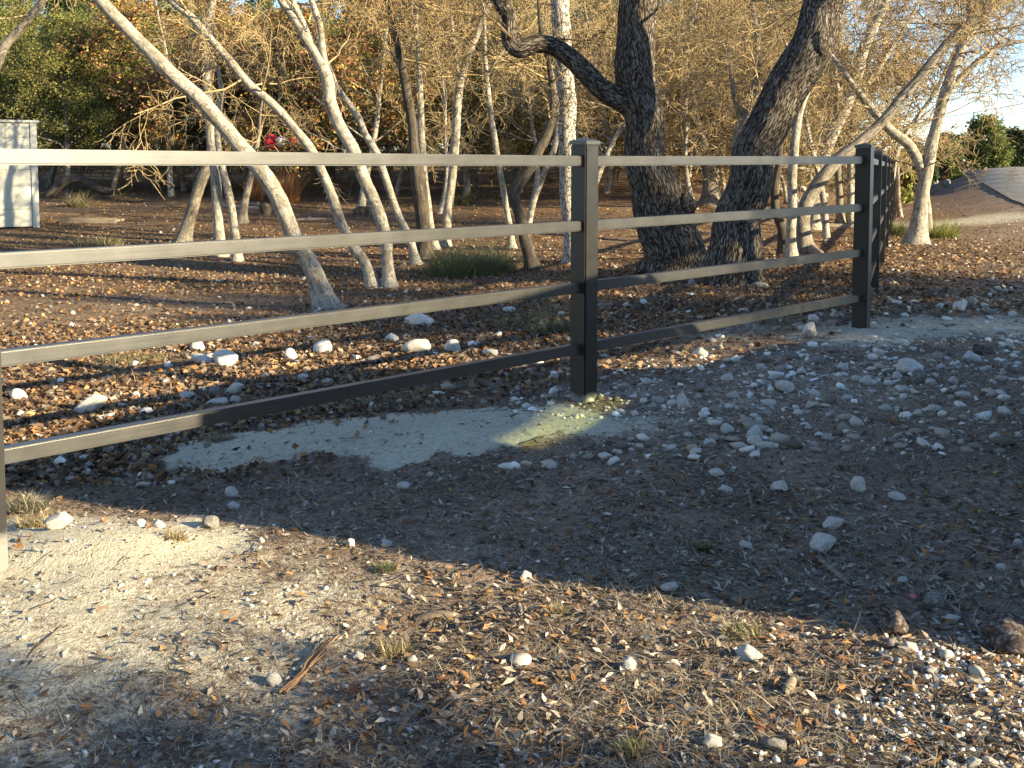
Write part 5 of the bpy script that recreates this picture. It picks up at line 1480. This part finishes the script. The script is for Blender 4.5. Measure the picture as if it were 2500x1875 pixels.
def build_bits():
    # planks on the ground
    e = empty('plank_tray', tuple(pix(222, 545))); tag(e, 'weathered planks lying flat on the ground right of the shed', 'planks')
    s = e.location[1] / FPX
    for k, (dx, w, dz, dy) in enumerate(((0, 135, 0, 0), (8, 120, 0.0, 0.22), (-4, 128, 0.0, 0.44))):
        o = link('plank', box_mesh('plank', w * s, 0.19, 0.05, 0.006), e, 'wood'); o.location = (dx * s, dy, 0.03); o.rotation_euler = (0, 0, 0.03 * k)
    o = link('rail_board', box_mesh('rail_board', 136 * s, 0.05, 0.12, 0.006), e, 'wood'); o.location = (0, -0.14, 0.0)
    # arching dark limb by the shed
    seq = [(118, 482, 22), (132, 466, 24), (152, 448, 26), (178, 436, 24), (205, 441, 22), (232, 456, 20), (252, 466, 22), (275, 470, 12)]
    Y = pix(118, 484)[1]
    P = np.array([at(x, y, Y) for x, y, w in seq]); R = np.array([0.5 * w / FPX * Y for x, y, w in seq])
    P[:, 2] += 0.0
    o0 = P[0].copy()
    Q, rr = smooth_path(P - o0, R, 0.08); tb = Tubes(); tb.add(Q, rr, 12)
    o = link('fallen_limb', tb.build('fallen_limb', 3, 0.4), None, 'bark_dark'); o.location = o0
    tag(o, 'thick dark limb arching over the ground right of the shed', 'limb')
    # stumps
    for (x, y, w, h, lab) in ((648, 525, 26, 36, 'dark broken stump beside the big leaning trunk'), (882, 528, 44, 30, 'dark knotted root stump under the top rail')):
        p = pix(x, y); s = p[1] / FPX
        tb = Tubes(); hh = np.linspace(0, 1, 7)
        tb.add(np.stack([0.03 * np.sin(hh * 5), 0 * hh, hh * h * s - 0.05], -1), w * s * 0.5 * np.array([1.3, 1.05, 1, 1.02, 1.0, 0.9, 0.25]), 14)
        o = link('tree_stump', tb.build('tree_stump', x, 0.7), None, 'bark_dark'); o.location = p; tag(o, lab, 'stump')
    # fallen poles lying behind
    for k, (pts, r, lab) in enumerate((([(520, 505), (600, 512), (690, 517)], 7, 'long fallen pole lying under the trees left of the big leaning trunk'), ([(690, 540), (760, 538), (830, 536)], 5, 'pale fallen pole lying in the sunlit leaves'), ([(600, 495), (640, 508), (680, 520)], 6, 'reddish fallen pole lying aslant by the broken stump'))):
        lying('fallen_pole', pts, r, lab, 'pole', 'wood')
    # red and white bundle beyond the trees
    e = empty('cloth_bundle', tuple(at(672, 356, 25.0))); tag(e, 'small bright red and white bundle glimpsed through the trees', 'bundle')
    for nm, mat, dx, sx, sz in (('red_cloth', 'red', -0.08, 0.20, 0.2), ('white_cloth', 'white', 0.14, 0.16, 0.13), ('red_cloth', 'red', 0.42, 0.10, 0.13)):
        v, f = ico(3); r = 1 + 0.5 * (fbm(v[:, 0] * 4 + dx * 9, v[:, 1] * 4, v[:, 2] * 4, 5, 3) - 0.45)
        o = link(nm, mesh_np(nm, v * r[:, None] * [sx * 1.8, 0.25, sz * 1.8], [f], True), e, mat); o.location = (dx, 0, 0.1)
    # overhead cable on two poles
    e = empty('power_line', (13.0, 46.0, float(g(13, 46)))); tag(e, 'thin overhead cable crossing the sky above the far junipers', 'cable')
    o0 = np.array(e.location)
    a, b = at(2230, 302, 46), at(2500, 246, 46)
    d = b - a; a2, b2 = a - d * 0.35, b + d * 1.2
    t = np.linspace(0, 1, 24)[:, None]; P = a2 + (b2 - a2) * t; P[:, 2] -= 0.45 * (4 * t * (1 - t))[:, 0] - 0.35
    tb = Tubes(); tb.add(P - o0, np.full(24, 0.014), 5); link('cable', tb.build('cable'), e, 'cable')
    for q in (a2, b2):
        zb = float(g(q[0], q[1])) - 0.3
        tb = Tubes(); zz = np.linspace(zb, q[2] + 0.5, 8); tb.add(np.stack([np.full(8, q[0]), np.full(8, q[1] + 0.13), zz], -1) - o0, np.linspace(0.12, 0.09, 8), 10)
        link('pole', tb.build('pole'), e, 'wood')
build_bits()

# ------------------------------------------------------------------ what shades the yard: a parked vehicle and trees on the sun side
PERP = np.array([0.4311, 0.9023])
def ab(a, b):
    q = a * PERP + b * SUN_H
    return q

def build_vehicle():
    # long axis along PERP; rear end towards the camera side
    a0, a1, b0 = 3.02, 7.75, 2.62
    c = ab((a0 + a1) / 2, b0)
    ang = math.atan2(PERP[1], PERP[0])
    e = empty('parked_car', (c[0], c[1], float(g0(c[0], c[1]))), ang)
    tag(e, 'grey sport utility vehicle parked beside the yard, out of the picture', 'car')
    L, W = a1 - a0, 1.92
    def prof(name, pts, half, mat, bev=0.03, taper=None):
        bm = bmesh.new()
        A = [bm.verts.new((x, -half, z)) for x, z in pts]; B = [bm.verts.new((x, half, z)) for x, z in pts]
        bm.faces.new(A[::-1]); bm.faces.new(B)
        for i in range(len(pts)):
            j = (i + 1) % len(pts); bm.faces.new((A[i], A[j], B[j], B[i]))
        bmesh.ops.recalc_face_normals(bm, faces=bm.faces)
        bmesh.ops.bevel(bm, geom=list(bm.edges), offset=bev, segments=3, affect='EDGES')
        return link(name, bm_mesh(name, bm, False), e, mat)
    h = L / 2
    prof('body', [(-h, 0.42), (-h + 0.1, 0.32), (h - 0.15, 0.30), (h, 0.45), (h - 0.02, 0.85), (h - 0.25, 1.00), (h - 1.35, 1.10), (-h + 0.03, 1.10), (-h, 0.9)], W / 2, 'car', 0.05)
    prof('roof', [(-h + 0.10, 1.72), (-h + 0.25, 1.86), (h - 2.25, 1.88), (h - 1.95, 1.75)], W / 2 - 0.13, 'car', 0.04)
    for sgn in (-1, 1):
        y = sgn * (W / 2 - 0.13)
        for x in (-h + 0.14, -h + 1.30, -h + 2.45):
            bm = bmesh.new()
            V = [bm.verts.new((x + dx, y + sgn * dy, z)) for z, dx0, dy in ((1.08, 0, 0.09), (1.76, 0.0, 0.0)) for dx, in ((-0.06,), (0.06,))]
            V2 = [bm.verts.new((v.co.x, v.co.y - sgn * 0.06, v.co.z)) for v in V]
            for q in ((0, 1, 3, 2),): bm.faces.new([V[i] for i in q]); bm.faces.new([V2[i] for i in q[::-1]])
            for i, j in ((0, 1), (1, 3), (3, 2), (2, 0)): bm.faces.new((V[i], V[j], V2[j], V2[i]))
            bmesh.ops.recalc_face_normals(bm, faces=bm.faces)
            link('pillar', bm_mesh('pillar', bm), e, 'car')
        pts = [(h - 2.02, 1.76), (h - 1.38, 1.09)]
        tb = Tubes(); tb.add(np.array([[pts[0][0], y, pts[0][1]], [(pts[0][0] + pts[1][0]) / 2, y + sgn * .04, 1.43], [pts[1][0], y + sgn * 0.08, pts[1][1]]]), [0.05, 0.05, 0.05], 8); link('pillar', tb.build('pillar'), e, 'car')
        for xa, xb, xa2, xb2 in ((-h + 0.20, -h + 1.24, -h + 0.20, -h + 1.24), (-h + 1.36, -h + 2.39, -h + 1.36, -h + 2.39), (-h + 2.51, h - 1.45, -h + 2.51, h - 2.08)):
            V = np.array([[xa, y + sgn * 0.075, 1.09], [xb, y + sgn * 0.075, 1.09], [xb2, y - sgn * 0.005, 1.74], [xa2, y - sgn * 0.005, 1.74]]); V = np.vstack([V, V - [0, sgn * 0.006, 0]])
            F = np.array([[0, 1, 2, 3], [7, 6, 5, 4], [0, 4, 5, 1], [1, 5, 6, 2], [2, 6, 7, 3], [3, 7, 4, 0]])
            link('window', mesh_np('window', V, [F]), e, 'glass' if xa > -h + 1.3 and xb < -h + 2.45 else 'light_block_glass')  # front and rear panes made opaque to shorten the sun stripe on the ground
        for x in (-h + 0.95, h - 0.95):
            bm = bmesh.new(); bmesh.ops.create_cone(bm, cap_ends=True, segments=36, radius1=0.37, radius2=0.37, depth=0.24)
            bmesh.ops.rotate(bm, verts=bm.verts, matrix=Matrix.Rotation(math.pi / 2, 3, 'X')); bmesh.ops.bevel(bm, geom=list(bm.edges), offset=0.02, segments=2, affect='EDGES')
            w = link('wheel', bm_mesh('wheel', bm), e, 'tyre'); w.location = (x, sgn * (W / 2 - 0.10), 0.37)
            bm = bmesh.new(); bmesh.ops.create_cone(bm, cap_ends=True, segments=24, radius1=0.23, radius2=0.20, depth=0.03)
            bmesh.ops.rotate(bm, verts=bm.verts, matrix=Matrix.Rotation(math.pi / 2, 3, 'X'))
            r = link('rim', bm_mesh('rim', bm), w, 'rim'); r.location = (0, sgn * 0.125, 0)
        l = link('headlight', box_mesh('headlight', 0.06, 0.34, 0.14, 0.02), e, 'lamp'); l.location = (h - 0.02, sgn * 0.68, 0.66)
    V = np.array([[h - 1.40, -0.80, 1.09], [h - 1.40, 0.80, 1.09], [h - 2.03, 0.74, 1.74], [h - 2.03, -0.74, 1.74]]); V = np.vstack([V, V - [0.006, 0, 0.006]])
    F = np.array([[0, 1, 2, 3], [7, 6, 5, 4], [0, 4, 5, 1], [1, 5, 6, 2], [2, 6, 7, 3], [3, 7, 4, 0]])
    link('windscreen', mesh_np('windscreen', V, [F]), e, 'glass')
build_vehicle()

def shade_trees():
    def pl(kind, var, a, b, s, rz, label, sz=1.0, top=None):
        q = ab(a, b)
        if top:                                            # a tree of this height in metres
            zm = max(v.co.z for pn, me, mt, subs in KINDS[kind][var] for m in [me] + [x[1] for x in subs] for v in m.vertices)
            s = top / zm
        plant(kind, var, q[0], q[1], s, rz, label=label, sz=sz)
    pl('green', 0, 7.3, 9, 1, 0.3, 'small dense live oak added out of view to shade the yard, nearest the parked car', top=5.6)  # live oaks and juniper added out of view, sized to shade the yard
    pl('green', 1, 8.9, 10.5, 1, 1.3, 'small live oak added out of view to shade the yard, second from the parked car', top=5.9)
    pl('green', 2, 11.4, 9.5, 1, 2.3, 'live oak added out of view to shade the yard, third from the parked car', top=6.7)
    pl('cedar', 0, 10.2, 11, 1, 2.3, 'juniper added out of view to shade the yard, between the live oaks', top=6.5)
    pl('bare', 0, 1.1, 11, 1, 0.5, 'low leafless tree on the sun side close behind the viewpoint', top=4.3)
    pl('rust', 1, 0.5, 9.0, 1, 2.0, 'low rust-leaved oak on the sun side behind the viewpoint', top=3.9)
    pl('bare', 2, 2.0, 12.5, 1, 1.0, 'low leafless tree on the sun side, second behind the viewpoint', top=4.7)
    pl('rust', 0, -1.2, 12, 1, 4.0, 'low rust-leaved oak on the sun side, farther behind the viewpoint', top=4.3)
    rng = np.random.default_rng(31)
    for i, (x, y) in enumerate(((-9, -2), (-12, 3), (-15, -6), (-7, -8), (-13, -11), (-3, -12), (3, -15), (-18, 1), (-20, 8), (-9, -16), (9, -17))):
        plant(('cedar', 'green', 'rust')[i % 3], i, x, y, rng.uniform(1.0, 1.3), rng.uniform(0, 6.28), label=('juniper', 'live oak', 'rust-leaved oak')[i % 3] + ' in the wood behind the viewpoint', group='trees behind the viewpoint')
shade_trees()
